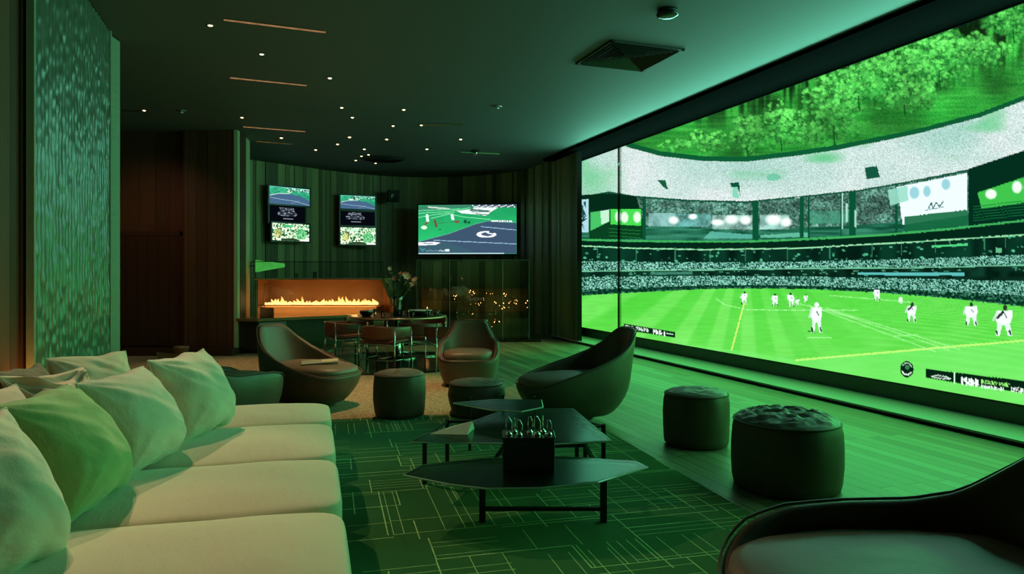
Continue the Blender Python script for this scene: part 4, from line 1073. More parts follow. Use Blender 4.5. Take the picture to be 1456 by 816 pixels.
pillow('pale green-lit pillow second from the far end of the front row', on(166, 3.50), on(252, 4.15), PD(190, 524, 4.05), .34, seed=2.3)
pillow('darker green pillow with a sharp corner, second nearest in the front row', on(88, 2.90), on(180, 3.45), PD(90, 548, 3.40), .34, 'pillow_green', seed=3.9)
pillow('nearest pillow cut off by the left edge of the view', on(-75, 2.22), on(95, 2.66), PD(-30, 590, 2.62), .34, seed=5.2)
bg = 'pillows at the back of the sofa'
pillow('tan pillow at the back, far end, leaning beside the ribbed column', on(100, 4.5), on(212, 5.0), PD(165, 500, 5.05), .20, 'sofa', 6.4, group=bg)
pillow('crumpled pillow at the back, in front of the column', on(40, 3.95), on(160, 4.45), PD(110, 520, 4.5), .20, 'sofa', 7.7, wr=.03, group=bg, pinch=.12)
pillow('large tan pillow at the back, behind the nearest green ones', on(-60, 3.05), on(95, 3.75), PD(20, 548, 3.75), .22, 'sofa', 8.1, group=bg)
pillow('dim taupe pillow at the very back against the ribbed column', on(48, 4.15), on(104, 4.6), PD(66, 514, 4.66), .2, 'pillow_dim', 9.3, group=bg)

# ================================================================== GLASS TABLES
def glass_top(root, poly, z, th=.014, name='glass_top'):
    inv = Matrix.Translation(root.location).inverted()
    pts = [PZ(x, y, z) for x, y in poly]
    o = MB().prism([(p.x, p.y) for p in pts], z - th, z).build(name, MAT['glass_dark'], root, bevel=.003); o.data.transform(inv)
    rim = [Vector((p.x, p.y, z - th / 2)) for p in pts]
    e = MB().tube(rim, .006, 6, True).build('glass_edge', MAT['glass_edge'], root); e.data.transform(inv)
def bar(root, pts, r, name='leg', mat='black', sq=True):
    inv = Matrix.Translation(root.location).inverted()
    mb = MB()
    for a, b in zip(pts[:-1], pts[1:]):
        a, b = Vector(a), Vector(b); mb.tube([a, b], r * 1.3, 4)
    o = mb.build(name, MAT[mat], root); o.data.transform(inv); return o
t1 = empty('glass_coffee_table', 'near low glass coffee table with black legs, the black box standing on it', 'coffee table', (.1, 4.15, .022), 0, 'angular glass coffee tables')
glass_top(t1, [(574, 674), (640, 687), (692, 693), (770, 692), (850, 684), (921, 663), (905, 655), (800, 648), (690, 650), (600, 660)], .32)
for (x, y) in ((686, 742), (858, 742)):
    p = PZ(x, y, .022); bar(t1, [p, (p.x, p.y, .305)], .020)
for (x, y) in ((716, 690), (832, 686)):
    p = PZ(x, y, .022); bar(t1, [p, (p.x, p.y, .305)], .014)
p, q = PZ(686, 742, .022), PZ(858, 742, .022); a_, b_ = PZ(716, 690, .022), PZ(832, 686, .022)
bar(t1, [(p.x, p.y, .285), (q.x, q.y, .285), (b_.x, b_.y, .285), (a_.x, a_.y, .285), (p.x, p.y, .285)], .012, 'rail')
bar(t1, [(p.x, p.y, .10), (q.x, q.y, .10)], .012, 'stretcher')
t2 = empty('glass_coffee_table', 'middle glass coffee table, larger, standing just behind the black box', 'coffee table', (.0, 5.0, .022), 0, 'angular glass coffee tables')
glass_top(t2, [(584, 627), (604, 616), (650, 606), (716, 582), (742, 580), (815, 580), (870, 626), (790, 630), (690, 629)], .38)
for (x, y) in ((604, 688), (636, 660), (820, 658), (858, 668)):
    p = PZ(x, y, .022); bar(t2, [p, (p.x, p.y, .365)], .016)
p, q = PZ(604, 688, .022), PZ(858, 668, .022); a_, b_ = PZ(636, 660, .022), PZ(820, 658, .022)
bar(t2, [(p.x, p.y, .35), (q.x, q.y, .35), (b_.x, b_.y, .35), (a_.x, a_.y, .35), (p.x, p.y, .35)], .010, 'rail')
t3 = empty('glass_coffee_table', 'farthest small glass table, its top overlapping the low dark pouf', 'coffee table', (-.1, 5.6, .022), 0, 'angular glass coffee tables')
glass_top(t3, [(645, 572), (700, 567), (770, 568), (772, 578), (742, 584), (700, 582)], .48)
for (x, y) in ((668, 640), (760, 640), (715, 636)):
    p = PZ(x, y, .022); bar(t3, [p, (p.x, p.y, .465)], .012)
# black box with wire stands
bx = empty('black_box', 'black square box holding wire stands on the near glass table', 'box', (.10, 4.28, .32))
MB().box(-.155, .155, -.10, .10, .0, .185).build('body', MAT['black'], bx, bevel=.006)
MB().box(-.16, .16, -.105, .105, .186, .197).build('lid', MAT['blackgloss'], bx, bevel=.003)
ws0 = None
for i, (x, y, rz, s, lb) in enumerate(((-.12, -.03, .2, 1.1, 'leftmost'), (-.085, .04, 1.2, .9, 'second from the left'), (-.055, -.04, -.3, .95, 'third from the left'), (.01, .03, .6, 1.0, 'middle'), (.05, -.03, 0, 1.15, 'third from the right'), (.09, .04, 1.4, 1.05, 'second from the right'), (.125, -.02, .4, .9, 'rightmost'))):
    lb = lb + ' chrome wire stand on top of the black box'
    if ws0 is None:
        r_ = empty('wire_stand', lb, 'wire stand', (0, 0, 0), 0, 'chrome wire stands on the black box')
        MB().lathe([(.019, 0), (.020, .006), (.012, .014), (.004, .02)], 20).build('base', MAT['chrome'], r_, True)
        MB().tube([(-.012, 0, .01), (-.014, 0, .05), (-.010, 0, .10), (.004, 0, .095), (.018, 0, .07), (.020, 0, .04), (.012, 0, .012)], .0022, 6).build('wire', MAT['chrome'], r_, True)
        ws0 = r_
    else:
        r_ = copy_tree(ws0); r_['label'] = lb
    r_.location = (.10 + x, 4.28 + y, .517); r_.rotation_euler.z = rz; r_.scale = (s,) * 3
# screen reflection in the table top, modelled as a folded card
lf = PZ(650, 618, .38)
le = MB().add([(-.16, -.05, .002), (.10, -.07, .002), (.13, .03, .075), (-.02, .06, .03), (.14, .12, .002)], [(0, 1, 2, 3), (1, 4, 2)]).build('folded_leaflet', m_plain('leaflet_paper', (.55, .62, .5), .5))
le.modifiers.new('s', 'SOLIDIFY').thickness = .002; le.location = (lf.x - .03, lf.y + .06, .381)
prop(le, 'pale folded leaflet standing half open on the left of the middle glass table', 'leaflet')
# magazine on the left armchair
mg = empty('magazine', 'magazine lying on the seat of the left tub armchair', 'magazine', (-2.10, 7.84, .503), -.3)
MB().box(-.24, .16, -.10, .12, 0, .008).build('pages', MAT['paper2'], mg, bevel=.002)
MB().box(-.02, .15, -.06, .05, .0085, .012).build('cover_strip', MAT['paper'], mg)
mg.rotation_euler = (.06, -.05, .25)

# ================================================================== FIREPLACE AND BAR
hb = empty('hearth_bench', 'low dark stone hearth counter with a bent front under the fireplace', 'counter', (-4.0, 13.6, 0))
hinv = Matrix.Translation(hb.location).inverted()
C0, C1, C2 = (-5.02, 12.90), (-4.66, 12.84), (-2.98, 14.20)
def hbuild(mb, n, m, **k):
    o = mb.build(n, MAT[m], hb, **k); o.data.transform(hinv); return o
foot = [(-5.02, 12.95), (-4.68, 12.90), (-2.95, 14.30), (-1.95, 14.30), (-1.95, 14.95), (-5.02, 14.95)]
top_ = [(-5.04, 12.84), (-4.63, 12.80), (-2.93, 14.18), (-1.90, 14.18), (-1.90, 15.0), (-5.04, 15.0)]
hbuild(MB().prism(foot, .08, .60), 'body', 'stone'); hbuild(MB().prism(top_, .60, .655), 'worktop', 'hearth', bevel=.008)
hbuild(MB().prism([(-5.0, 13.0), (-4.7, 12.96), (-2.9, 14.36), (-1.98, 14.36), (-1.98, 14.9), (-5.0, 14.9)], 0, .08), 'plinth', 'wood_left')
MAT['panel_grey'] = m_plain('grey_panel', (.16, .17, .15), .5)
pA, pB = Vector((-4.64, 12.89, 0)), Vector((-4.25, 13.21, 0)); dd = (pB - pA).normalized(); nn_ = Vector((dd.y, -dd.x, 0))
q = [pA, pB, pB + nn_ * .02, pA + nn_ * .02]
hbuild(MB().prism([(v.x, v.y) for v in q], .14, .58), 'side_panel', 'panel_grey')
# firebox
fb = empty('fireplace', 'long copper lined open fireplace with a row of low flames', 'fireplace', (-3.9, 14.3, .655))
finv = Matrix.Translation(fb.location).inverted()
def fbuild(mb, n, m, **k):
    o = mb.build(n, MAT[m] if isinstance(m, str) else m, fb, **k); o.data.transform(finv); return o
yb, yf = 14.75, 14.15
xl, xr = -5.13, -2.62
fbuild(MB().box(xl, xr + .1, yb, yb + .05, .655, 1.345), 'back_panel', 'copper')
fbuild(MB().prism([(xl, yf), (xl + .02, yf), (xl + .02, yb), (xl, yb)], .655, 1.345), 'side_panel', 'copper')
fbuild(MB().add([(xr, yb, .66), (-2.32, yf - .1, .66), (-2.32, yf - .1, .70), (-2.62, yf - .1, 1.345), (xr, yb, 1.345), (xr + .06, yb + .04, .66), (-2.24, yf - .1, .66), (-2.24, yf - .1, .72), (-2.54, yf - .1, 1.345), (xr + .06, yb + .04, 1.345)],
      [(0, 1, 2, 3, 4), (9, 8, 7, 6, 5), (0, 5, 6, 1), (1, 6, 7, 2), (2, 7, 8, 3), (3, 8, 9, 4), (4, 9, 5, 0)]), 'side_panel', 'copper')
fbuild(MB().box(xl - .02, -2.50, yf - .12, yb + .05, 1.345, 1.375), 'mantel_shelf', 'copper_edge', bevel=.004)
fbuild(MB().box(xl + .02, -2.66, yf + .02, yb - .12, .80, .84), 'burner_tray', 'copper_edge', bevel=.006)
fbuild(MB().box(xl + .1, -2.75, yf + .10, yb - .18, .656, .80), 'burner_base', 'copper')
# flames
MAT['flame'] = None
t = NT('flame'); o_ = t.obj(); spx = t.n('ShaderNodeSeparateXYZ'); t.l(t.pos(), spx.inputs[0])
ff = t.math('DIVIDE', t.math('SUBTRACT', spx.outputs[2], .84), .24)
e = t.n('ShaderNodeEmission'); t.l(t.ramp(ff, [(0, (1, .62, .22)), (.25, (1, .50, .13)), (.7, (1, .26, .04)), (1, (.8, .12, .01))]), e.inputs[0]); e.inputs[1].default_value = 3.0
tr = t.n('ShaderNodeBsdfTransparent'); mx = t.n('ShaderNodeMixShader'); mx.inputs[0].default_value = .8; t.l(tr.outputs[0], mx.inputs[1]); t.l(e.outputs[0], mx.inputs[2]); t.l(mx.outputs[0], t.out.inputs[0])
MAT['flame'] = t.m
fm = MB(); r_ = random.Random(4)
x = xl + .12
while x < -2.76:
    h = r_.choice((.05, .07, .06, .09, .08, .12, .17)); 
    if x < -4.7: h *= .7
    w_ = r_.uniform(.028, .05); ln = r_.uniform(-.4, .4); y = 14.3 + r_.uniform(-.04, .04)
    prof = [(.2, 0), (.8, .12), (1, .28), (.75, .5), (.4, .75), (.04, 1.0)]
    pts = []
    for (rr, zz) in prof: pts.append((x + ln * h * zz * zz + .012 * math.sin(zz * 6 + x * 9), y, .842 + zz * h))
    fm.tube(pts, [w_ * rr for rr, _ in prof], 8)
    x += r_.uniform(.022, .05)
o_ = fbuild(fm, 'flames', MAT['flame'], smooth=True); o_['kind'] = 'stuff'
# glass wind screen in front
gs = empty('glass_screen', 'tall clear glass screen in front of the fireplace with a dark top rail', 'glass screen', (-3.8, 13.95, .655))
gi = Matrix.Translation(gs.location).inverted()
gp = [(-5.0, 13.45), (-4.98, 13.45), (-2.60, 14.05), (-2.60, 14.035)]
o_ = MB().add([(-4.98, 13.42, .66), (-2.58, 14.10, .66), (-2.58, 14.10, 1.70), (-4.98, 13.42, 1.70), (-4.98, 13.432, .66), (-2.58, 14.112, .66), (-2.58, 14.112, 1.70), (-4.98, 13.432, 1.70)], [(0, 1, 2, 3), (7, 6, 5, 4), (0, 4, 5, 1), (3, 2, 6, 7), (0, 3, 7, 4), (1, 5, 6, 2)]).build('pane', MAT['glass'], gs); o_.data.transform(gi)
o_ = MB().tube([(-4.98, 13.425, 1.705), (-2.58, 14.105, 1.705)], .008, 6).tube([(-4.98, 13.425, .66), (-4.98, 13.425, 1.705)], .012, 6).build('rail', MAT['black'], gs); o_.data.transform(gi)
# brass gas valve, black canister
br_ = empty('brass_valve', 'thin upright brass valve pipe with side arm at the left end of the fire', 'valve', (-4.86, 13.80, .655))
MB().lathe([(.03, 0), (.03, .012), (.008, .02)], 16).build('foot', MAT['copper_edge'], br_, True)
MB().tube([(0, 0, .0), (0, 0, .62)], .009, 8).build('pipe', MAT['copper_edge'], br_, True)
MB().tube([(0, 0, .60), (.09, 0, .60), (.10, 0, .56)], .008, 8).build('arm', MAT['copper_edge'], br_, True)
bc = empty('black_tray_box', 'small black open box on the hearth counter beside the fire', 'box', (-4.62, 13.28, .656), .25)
MB().box(-.12, .12, -.09, .09, 0, .012).box(-.12, .12, -.09, -.08, 0, .17).box(-.12, .12, .08, .09, 0, .17).box(-.12, -.11, -.08, .08, 0, .17).box(.11, .12, -.08, .08, 0, .17).build('body', MAT['blackgloss'], bc)
for (x, y, h, lb) in ((-4.36, 14.2, .10, 'small clear glass on the mantel shelf, left of the other'), (-3.98, 14.2, .13, 'pair-like tall clear glass on the mantel shelf nearer the vase')):
    g = empty('mantel_glass', lb, 'glass', (x, y, 1.376), 0, 'glasses on the mantel shelf')
    MB().lathe([(.03, 0), (.035, .01), (.04, h), (.036, h), (.031, .012)], 20).build('bowl', MAT['glass'], g, True)
    MB().lathe([(.028, .014), (.03, h * .4), (.002, h * .4)], 16).build('candle', MAT['white'], g, True)
# screen reflection in glass, built as an added glowing green wedge
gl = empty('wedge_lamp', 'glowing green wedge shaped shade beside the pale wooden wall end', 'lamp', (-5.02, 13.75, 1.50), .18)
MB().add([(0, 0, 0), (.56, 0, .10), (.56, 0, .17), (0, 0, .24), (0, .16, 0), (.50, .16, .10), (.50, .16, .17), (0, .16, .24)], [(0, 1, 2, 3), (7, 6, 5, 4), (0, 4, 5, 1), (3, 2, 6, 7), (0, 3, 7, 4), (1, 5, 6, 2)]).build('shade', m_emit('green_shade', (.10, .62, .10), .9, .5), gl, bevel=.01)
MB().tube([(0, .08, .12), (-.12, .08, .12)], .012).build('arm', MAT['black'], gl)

# ---- glass case with modelled warm reflections
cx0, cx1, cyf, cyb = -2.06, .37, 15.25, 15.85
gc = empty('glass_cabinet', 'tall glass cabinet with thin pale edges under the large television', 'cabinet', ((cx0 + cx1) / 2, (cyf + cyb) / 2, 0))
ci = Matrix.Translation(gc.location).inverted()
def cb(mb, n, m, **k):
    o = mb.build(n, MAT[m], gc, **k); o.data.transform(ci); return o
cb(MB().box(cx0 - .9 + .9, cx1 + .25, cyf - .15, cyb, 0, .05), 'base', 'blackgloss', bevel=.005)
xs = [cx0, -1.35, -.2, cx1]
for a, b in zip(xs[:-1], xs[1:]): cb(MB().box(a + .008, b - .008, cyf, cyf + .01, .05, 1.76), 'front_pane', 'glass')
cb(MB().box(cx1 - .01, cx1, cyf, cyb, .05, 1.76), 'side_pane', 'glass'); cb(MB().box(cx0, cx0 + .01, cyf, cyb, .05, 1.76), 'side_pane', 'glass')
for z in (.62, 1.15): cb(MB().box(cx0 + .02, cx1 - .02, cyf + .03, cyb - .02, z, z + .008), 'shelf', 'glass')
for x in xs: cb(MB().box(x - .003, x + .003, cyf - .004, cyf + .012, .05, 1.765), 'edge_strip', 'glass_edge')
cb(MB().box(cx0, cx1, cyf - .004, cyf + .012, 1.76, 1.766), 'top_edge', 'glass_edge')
cb(plank_wall('back_board', [(cx1 - .02, cyb + .02), (cx0 + .02, cyb + .02)][::1], .05, 1.74, MAT['wood_back'], (.12, .22), .01, .02, seed=9).data and MB(), 'x', 'black') if False else None
wl_ = plank_wall('back_board', [(cx1 - .02, cyb - .03), (cx0 + .02, cyb - .03)], .05, 1.75, MAT['wood_back'], (.12, .22), .008, .02, seed=9); wl_.parent = gc; wl_.data.transform(ci)
# warm reflections built as glowing beads: clusters traced from where the points sit
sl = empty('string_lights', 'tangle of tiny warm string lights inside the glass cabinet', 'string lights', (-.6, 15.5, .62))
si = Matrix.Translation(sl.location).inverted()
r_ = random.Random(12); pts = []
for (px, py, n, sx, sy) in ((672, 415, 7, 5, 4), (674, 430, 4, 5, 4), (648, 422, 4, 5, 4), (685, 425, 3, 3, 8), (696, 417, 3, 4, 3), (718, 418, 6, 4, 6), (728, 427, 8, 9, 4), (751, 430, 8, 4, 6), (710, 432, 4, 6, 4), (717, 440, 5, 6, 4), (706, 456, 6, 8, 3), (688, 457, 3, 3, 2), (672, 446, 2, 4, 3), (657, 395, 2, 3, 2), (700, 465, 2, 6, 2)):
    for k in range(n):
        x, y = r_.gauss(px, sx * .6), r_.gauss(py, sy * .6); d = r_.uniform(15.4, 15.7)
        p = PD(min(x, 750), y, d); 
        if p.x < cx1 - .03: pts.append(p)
b0 = None
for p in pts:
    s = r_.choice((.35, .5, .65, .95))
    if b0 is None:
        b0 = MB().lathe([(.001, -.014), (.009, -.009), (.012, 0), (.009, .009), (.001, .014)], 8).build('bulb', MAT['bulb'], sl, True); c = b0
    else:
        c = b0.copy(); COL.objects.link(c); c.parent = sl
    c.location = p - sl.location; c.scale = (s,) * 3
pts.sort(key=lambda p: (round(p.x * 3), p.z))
w_ = MB().tube([tuple(p) for p in pts], .002, 4).build('wire', MAT['black'], sl); w_.data.transform(si)  # made-up wire joining the reflection beads
lan = empty('candle_lantern', 'amber glowing glass lantern at the left end of the glass cabinet', 'lantern', (-1.87, 15.5, .05))
MB().lathe([(.09, 0), (.11, .02), (.11, .62), (.10, .62), (.10, .03)], 28).build('glass', MAT['glass'], lan, True)
MB().lathe([(.05, .022), (.05, .55), (.045, .57), (.0, .57)], 20).build('candle', m_plain('amber_wax', (.8, .4, .12), .5), lan, True)
MB().tube([(0, 0, .57), (.004, 0, .62), (0, 0, .69)], [.012, .022, .001], 8).build('flame', MAT['candle'], lan, True)

# ---- dining set
dt = empty('dining_table', 'round dark dining table with a thin pale edge, laid with glasses and a vase', 'table', (-1.95, 12.0, .034))
MB().lathe([(.80, .695), (.82, .705), (.82, .722), (.80, .735), (.3, .735)], 64).build('tabletop', MAT['stone'], dt, False)
MB().lathe([(.812, .701), (.826, .705), (.826, .722), (.812, .727)], 64).build('edge_band', MAT['copper_edge'], dt, True)
MB().lathe([(.32, 0), (.32, .015), (.06, .04), (.05, .35), (.07, .66), (.22, .70)], 32).build('pedestal', MAT['chrome'], dt, True)
TZ = .034 + .735
def dining_chair_parts(root):
    # U-shaped leather band (back and arms), seat, chrome frame
    def band(u, v):
        # u along the U, v across thickness loop
        t = u * 2 - 1; ang = t * 1.95
        x = .27 * math.sin(ang) * (1 if abs(ang) < PI / 2 else 1.0); y = -.24 * math.cos(ang)
        if abs(ang) > PI / 2: x = math.copysign(.27, ang); y = (abs(ang) - PI / 2) * .45
        a = 2 * PI * v; hh = .115 - .03 * abs(t); cz = .60 - .0 * abs(t)
        nx, ny = math.sin(ang), -math.cos(ang)
        if abs(ang) > PI / 2: nx, ny = math.copysign(1, ang), 0
        e = .5; c = math.copysign(abs(math.cos(a)) ** e, math.cos(a)); s = math.copysign(abs(math.sin(a)) ** e, math.sin(a))
        return (x + nx * .022 * c, y + ny * .022 * c, cz + hh * s)
    n, m = 40, 16; vs = [band(i / (n - 1), j / m) for i in range(n) for j in range(m)]; fs = []
    for i in range(n - 1):
        for j in range(m): j2 = (j + 1) % m; fs.append((i * m + j, i * m + j2, (i + 1) * m + j2, (i + 1) * m + j))
    fs += [tuple(range(m))[::-1], tuple((n - 1) * m + j for j in range(m))]
    MB().add(vs, fs).build('backrest', MAT['tan_leather'], root, True)
    MB().box(-.24, .24, -.20, .24, .42, .485).build('seat', MAT['tan_leather'], root, True, bevel=.025, seg=3)
    for (x, y) in ((-.255, -.20), (.255, -.20), (-.255, .23), (.255, .23)):
        MB().tube([(x, y, .0), (x, y, .70 if y < 0 else .62)], .011, 8).build('leg', MAT['chrome'], root, True)
    MB().tube([(-.255, -.20, .16), (.255, -.20, .16), (.255, .23, .16), (-.255, .23, .16)], .009, 8, True).build('footrest', MAT['chrome'], root, True)
    MB().tube([(-.255, -.20, .41), (.255, -.20, .41), (.255, .23, .41), (-.255, .23, .41)], .010, 8, True).build('seat_frame', MAT['chrome'], root, True)
dc0 = None
for (px, D, ang, lb) in ((490, 11.6, 1.05, 'dining chair at the left of the table, side towards the fireplace'), (547, 10.75, .35, 'dining chair in front of the table, nearest the left tub armchair'), (596, 11.35, .0, 'dining chair in front of the table between two others'), (640, 10.75, -.45, 'dining chair directly behind the tub armchair that faces the camera'), (668, 12.0, -1.4, 'dining chair at the right side of the table, pale top edge'), (607, 13.1, 2.9, 'dining chair at the far side of the table near the lantern'), (520, 13.0, -2.6, 'dining chair at the far left side of the table, before the hearth')):
    loc = ((px - CX) / F * D, D, .034)
    if dc0 is None:
        dc0 = c = empty('dining_chair', lb, 'chair', loc, 0, 'leather and chrome dining chairs'); dining_chair_parts(c)
    else: c = copy_tree(dc0); c['label'] = lb
    c.location = loc; c.rotation_euler.z = -ang; c.scale = (1.2, 1.2, .93)
# things on the table
vs_ = empty('glass_vase', 'tall clear glass vase on the dining table, holding the flowers', 'vase', (-1.93, 11.85, TZ))
MB().lathe([(.06, 0), (.075, .01), (.07, .12), (.08, .26), (.10, .33), (.094, .33), (.073, .26), (.062, .12), (.06, .02)], 32).build('body', m_glass('vase_glass', (.62, .75, .65), .12, .05), vs_, True)
MB().lathe([(.044, .022), (.044, .12), (.05, .17), (.001, .17)], 24).build('water', MAT['glass'], vs_, True)
fl_ = empty('flower_bouquet', 'loose bouquet of salmon pink flowers and dark leaves in the vase', 'flowers', (-1.93, 11.85, TZ + .03))
r_ = random.Random(3)
tips = [(-.20, .0, .66), (-.12, .05, .76), (-.04, 0, .60), (.06, .03, .67), (.16, 0, .62), (.28, .02, .52), (-.24, .02, .50), (.20, .05, .44), (.02, -.05, .50), (-.14, -.03, .45), (.30, 0, .58)]
st_ = MB()
for (x, y, z) in tips: st_.tube([(x * .05, y * .1, 0), (x * .25, y * .4, z * .45), (x * .7, y, z * .8), (x, y, z)], .004, 5)
st_.build('stems', MAT['leaf'], fl_, True)
lf0 = None
for k in range(44):
    x, y, z = r_.choice(tips); t_l = r_.uniform(.5, 1.0); a, tl_ = r_.uniform(0, 6.28), r_.uniform(-.6, 1.0); s = r_.uniform(.6, 1.3)
    if lf0 is None: lf0 = c = MB().add([(0, 0, 0), (.016, .03, .004), (.012, .07, 0), (0, .10, -.01), (-.012, .07, 0), (-.016, .03, .004)], [(0, 1, 2, 3), (0, 3, 4, 5)]).build('leaf', MAT['leaf'], fl_)
    else: c = lf0.copy(); COL.objects.link(c); c.parent = fl_
    c.location = (x * t_l ** 1.4, y * t_l, z * t_l); c.rotation_euler = (tl_, 0, a); c.scale = (s,) * 3
bl0 = None
for (x, y, z, s) in ((.16, -.02, .62, 1.25), (.28, -.01, .50, 1.3), (.30, -.02, .57, 1.0), (.13, -.03, .66, .9), (-.04, -.02, .60, .8), (-.13, 0, .76, .7), (.06, -.02, .68, .7)):
    if bl0 is None:
        mb = MB()
        for k in range(7):
            a = k * 2 * PI / 7; d = Vector((math.cos(a), math.sin(a), .45)); s_ = Vector((-math.sin(a), math.cos(a), 0))
            mb.add([Vector((0, 0, 0)), d * .03 + s_ * .016, d * .055 + s_ * .008, d * .06 + Vector((0, 0, .006)), d * .055 - s_ * .008, d * .03 - s_ * .016], [(0, 1, 2, 3), (0, 3, 4, 5)])
        bl0 = c = mb.build('blossom', MAT['petal'], fl_)
    else: c = bl0.copy(); COL.objects.link(c); c.parent = fl_
    c.location = (x, y, z); c.scale = (s,) * 3; c.rotation_euler = (1.0 + r_.uniform(-.4, .4), r_.uniform(-.4, .4), r_.uniform(-.6, .6))
r0 = None
for (x, y, s, lb) in ((-2.12, 11.55, 1, 'small tumbler left of the vase'), (-1.80, 11.55, 1.1, 'tumbler just right of the vase'), (-1.78, 12.05, .9, 'tumbler behind the vase on the dining table'), (-1.62, 11.42, 1.1, 'tumbler near the front edge of the dining table'), (-1.48, 12.2, 1.0, 'tumbler behind the white-topped bowl'), (-2.35, 12.1, 1.0, 'tumbler at the left rear of the dining table')):
    if r0 is None:
        r0 = c = empty('tumbler', lb, 'glass', (0, 0, 0), 0, 'tumblers on the dining table')
        MB().lathe([(.028, 0), (.033, .006), (.038, .10), (.035, .10), (.03, .012)], 20).build('body', MAT['glass'], c, True)
    else: c = copy_tree(r0); c['label'] = lb
    c.location = (x, y, TZ); c.scale = (s,) * 3
for (x, y, rr, lb, m) in ((-2.42, 11.7, .12, 'low black bowl at the left of the dining table', 'blackgloss'), (-1.55, 11.85, .20, 'wide pale-rimmed dark serving bowl right of the vase', 'stone')):
    c = empty('serving_bowl', lb, 'bowl', (x, y, TZ), 0, 'bowls on the dining table')
    MB().lathe([(rr * .5, 0), (rr * .6, .005), (rr * .95, .06), (rr, .085), (rr * .96, .085), (rr * .9, .06), (rr * .5, .015)], 32).build('body', MAT[m], c, True)
    MB().lathe([(rr * .96, .084), (rr * 1.02, .088), (rr * 1.0, .094), (rr * .94, .09)], 32).build('rim', MAT['white' if rr > .15 else 'chrome'], c, True)
c0 = None
for (x, y, lb) in ((-1.38, 11.56, 'lit candle glass left of the other at the table end'), (-1.27, 11.78, 'lit candle glass at the right end of the dining table')):
    if c0 is None:
        c0 = c = empty('candle_glass', lb, 'candle', (0, 0, 0), 0, 'lit candle glasses on the dining table')
        MB().lathe([(.035, 0), (.04, .006), (.042, .10), (.039, .10), (.036, .012)], 20).build('holder', MAT['glass'], c, True)
        MB().lathe([(.03, .012), (.03, .05), (.001, .05)], 16).build('wax', m_plain('wax', (.75, .5, .25), .5), c, True)
        MB().tube([(0, 0, .05), (.002, 0, .065), (0, 0, .095)], [.006, .011, .001], 8).build('flame', MAT['candle'], c, True)
    else: c = copy_tree(c0); c['label'] = lb
    c.location = (x, y, TZ)
pt = empty('clay_pot', 'small brown pot on the floor before the wooden wall', 'pot', (-5.62, 11.95, .008))
MB().lathe([(.07, 0), (.08, .01), (.12, .20), (.13, .205), (.13, .235), (.115, .235), (.105, .2), (.07, .02)], 28).build('body', MAT['ceramic'], pt, True)
MB().lathe([(.10, .2), (.05, .205), (.001, .205)], 20).build('soil', MAT['black'], pt)

# ================================================================== LIGHT AND CAMERA
def spot(loc, tgt, e, col, size=60, blend=.6, rad=.05):
    l = bpy.data.lights.new('ceiling_spot', 'SPOT'); l.energy = e; l.color = col; l.spot_size = math.radians(size); l.spot_blend = blend; l.shadow_soft_size = rad
    o = bpy.data.objects.new('ceiling_spot', l); COL.objects.link(o); o.location = loc
    o.rotation_euler = (Vector(tgt) - Vector(loc)).to_track_quat('-Z', 'Y').to_euler(); return o
WARM = (1.0, .62, .30); SOFTW = (1.0, .74, .44); GRN = (.12, 1.0, .30)
# downlights over the sofa and the wall side
spot((-3.75, 6.9, 4.05), (-1.6, 4.2, .4), 310, SOFTW, 50, .6, .04)
spot((-3.35, 5.5, 4.05), (-1.6, 3.0, .4), 165, SOFTW, 48, .6, .04)
spot((-2.85, 4.1, 4.05), (-1.3, 1.9, .4), 115, SOFTW, 46, .6, .04)
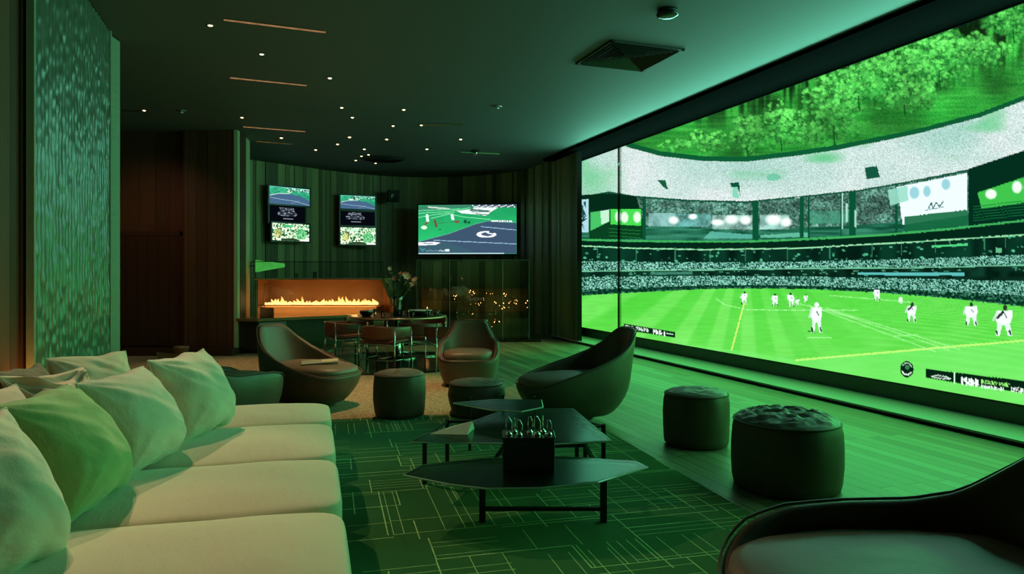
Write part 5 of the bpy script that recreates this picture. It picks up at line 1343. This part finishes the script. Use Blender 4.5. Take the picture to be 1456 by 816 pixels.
# bar cluster
for (x, y, e) in ((-1.5, 8.5, 330), (-2.4, 9.4, 150), (-3.6, 11.3, 110), (-4.7, 10.6, 170), (-1.9, 12.2, 70), (-.42, 14.35, 110)):
    spot((x, y, 4.05), (x, y, 0), e, WARM, 55, .8, .04)
spot((-6.6, 10.2, 4.05), (-6.7, 12.9, 1.2), 55, (1, .5, .3), 80, .9, .04)
def point(loc, e, col, r=.05):
    l = bpy.data.lights.new('glow', 'POINT'); l.energy = e; l.color = col; l.shadow_soft_size = r
    o = bpy.data.objects.new('glow', l); COL.objects.link(o); o.location = loc; return o
for x in (-4.6, -3.9, -3.2): point((x, 14.3, .98), 2.6, (1, .46, .14), .06)
al = bpy.data.lights.new('ember_strip', 'AREA'); al.shape = 'RECTANGLE'; al.size = 2.3; al.size_y = .04; al.energy = 7; al.color = (1, .52, .16)  # added strip light, stands for flames reflected on the polished hearth
ao = bpy.data.objects.new('ember_strip', al); COL.objects.link(ao); ao.location = (-3.9, 14.10, .795); ao.rotation_euler = (.45, 0, 0)
point((-1.87, 15.42, .74), .35, (1, .4, .1), .03)
point((-3.44, 4.98, .5), 10, (1, .42, .10), .04)
# extra area lights added before the video wall to boost its glow
def glow(s0, s1, z0, z1, e, col, tilt, spread):
    c = wall_pt((s0 + s1) / 2, .07, (z0 + z1) / 2)
    l = bpy.data.lights.new('screen_glow', 'AREA'); l.shape = 'RECTANGLE'; l.size = s1 - s0; l.size_y = z1 - z0; l.energy = e; l.color = col
    o = bpy.data.objects.new('screen_glow', l); COL.objects.link(o); o.location = c
    l.spread = math.radians(spread)
    o.rotation_euler = (-WN - Vector((0, 0, tilt))).to_track_quat('-Z', 'Y').to_euler(); return o
GLO, GUP = 265, 430
glow(.2, 13.4, .35, 1.9, GLO, (.09, 1.0, .24), .62, 135); glow(.2, 13.4, 3.35, 3.95, GUP, (.22, 1.0, .66), -.5, 165)

w = bpy.data.worlds.new('world'); bpy.context.scene.world = w; w.use_nodes = True
w.node_tree.nodes['Background'].inputs[0].default_value = (.02, .03, .02, 1); w.node_tree.nodes['Background'].inputs[1].default_value = .1
cam = bpy.data.cameras.new('camera'); co = bpy.data.objects.new('camera', cam); COL.objects.link(co)
co.location = (0, 0, H); co.rotation_euler = (PI / 2, 0, 0); cam.sensor_width = 36; cam.lens = 36 * F / 1456
cam.shift_y = -(408 - CY) / 1456; cam.clip_start = .05
sc = bpy.context.scene; sc.camera = co
sc.view_settings.view_transform = 'Standard'; sc.view_settings.look = 'None'; sc.view_settings.exposure = 0; sc.view_settings.gamma = 1
sc.view_settings.use_curve_mapping = False
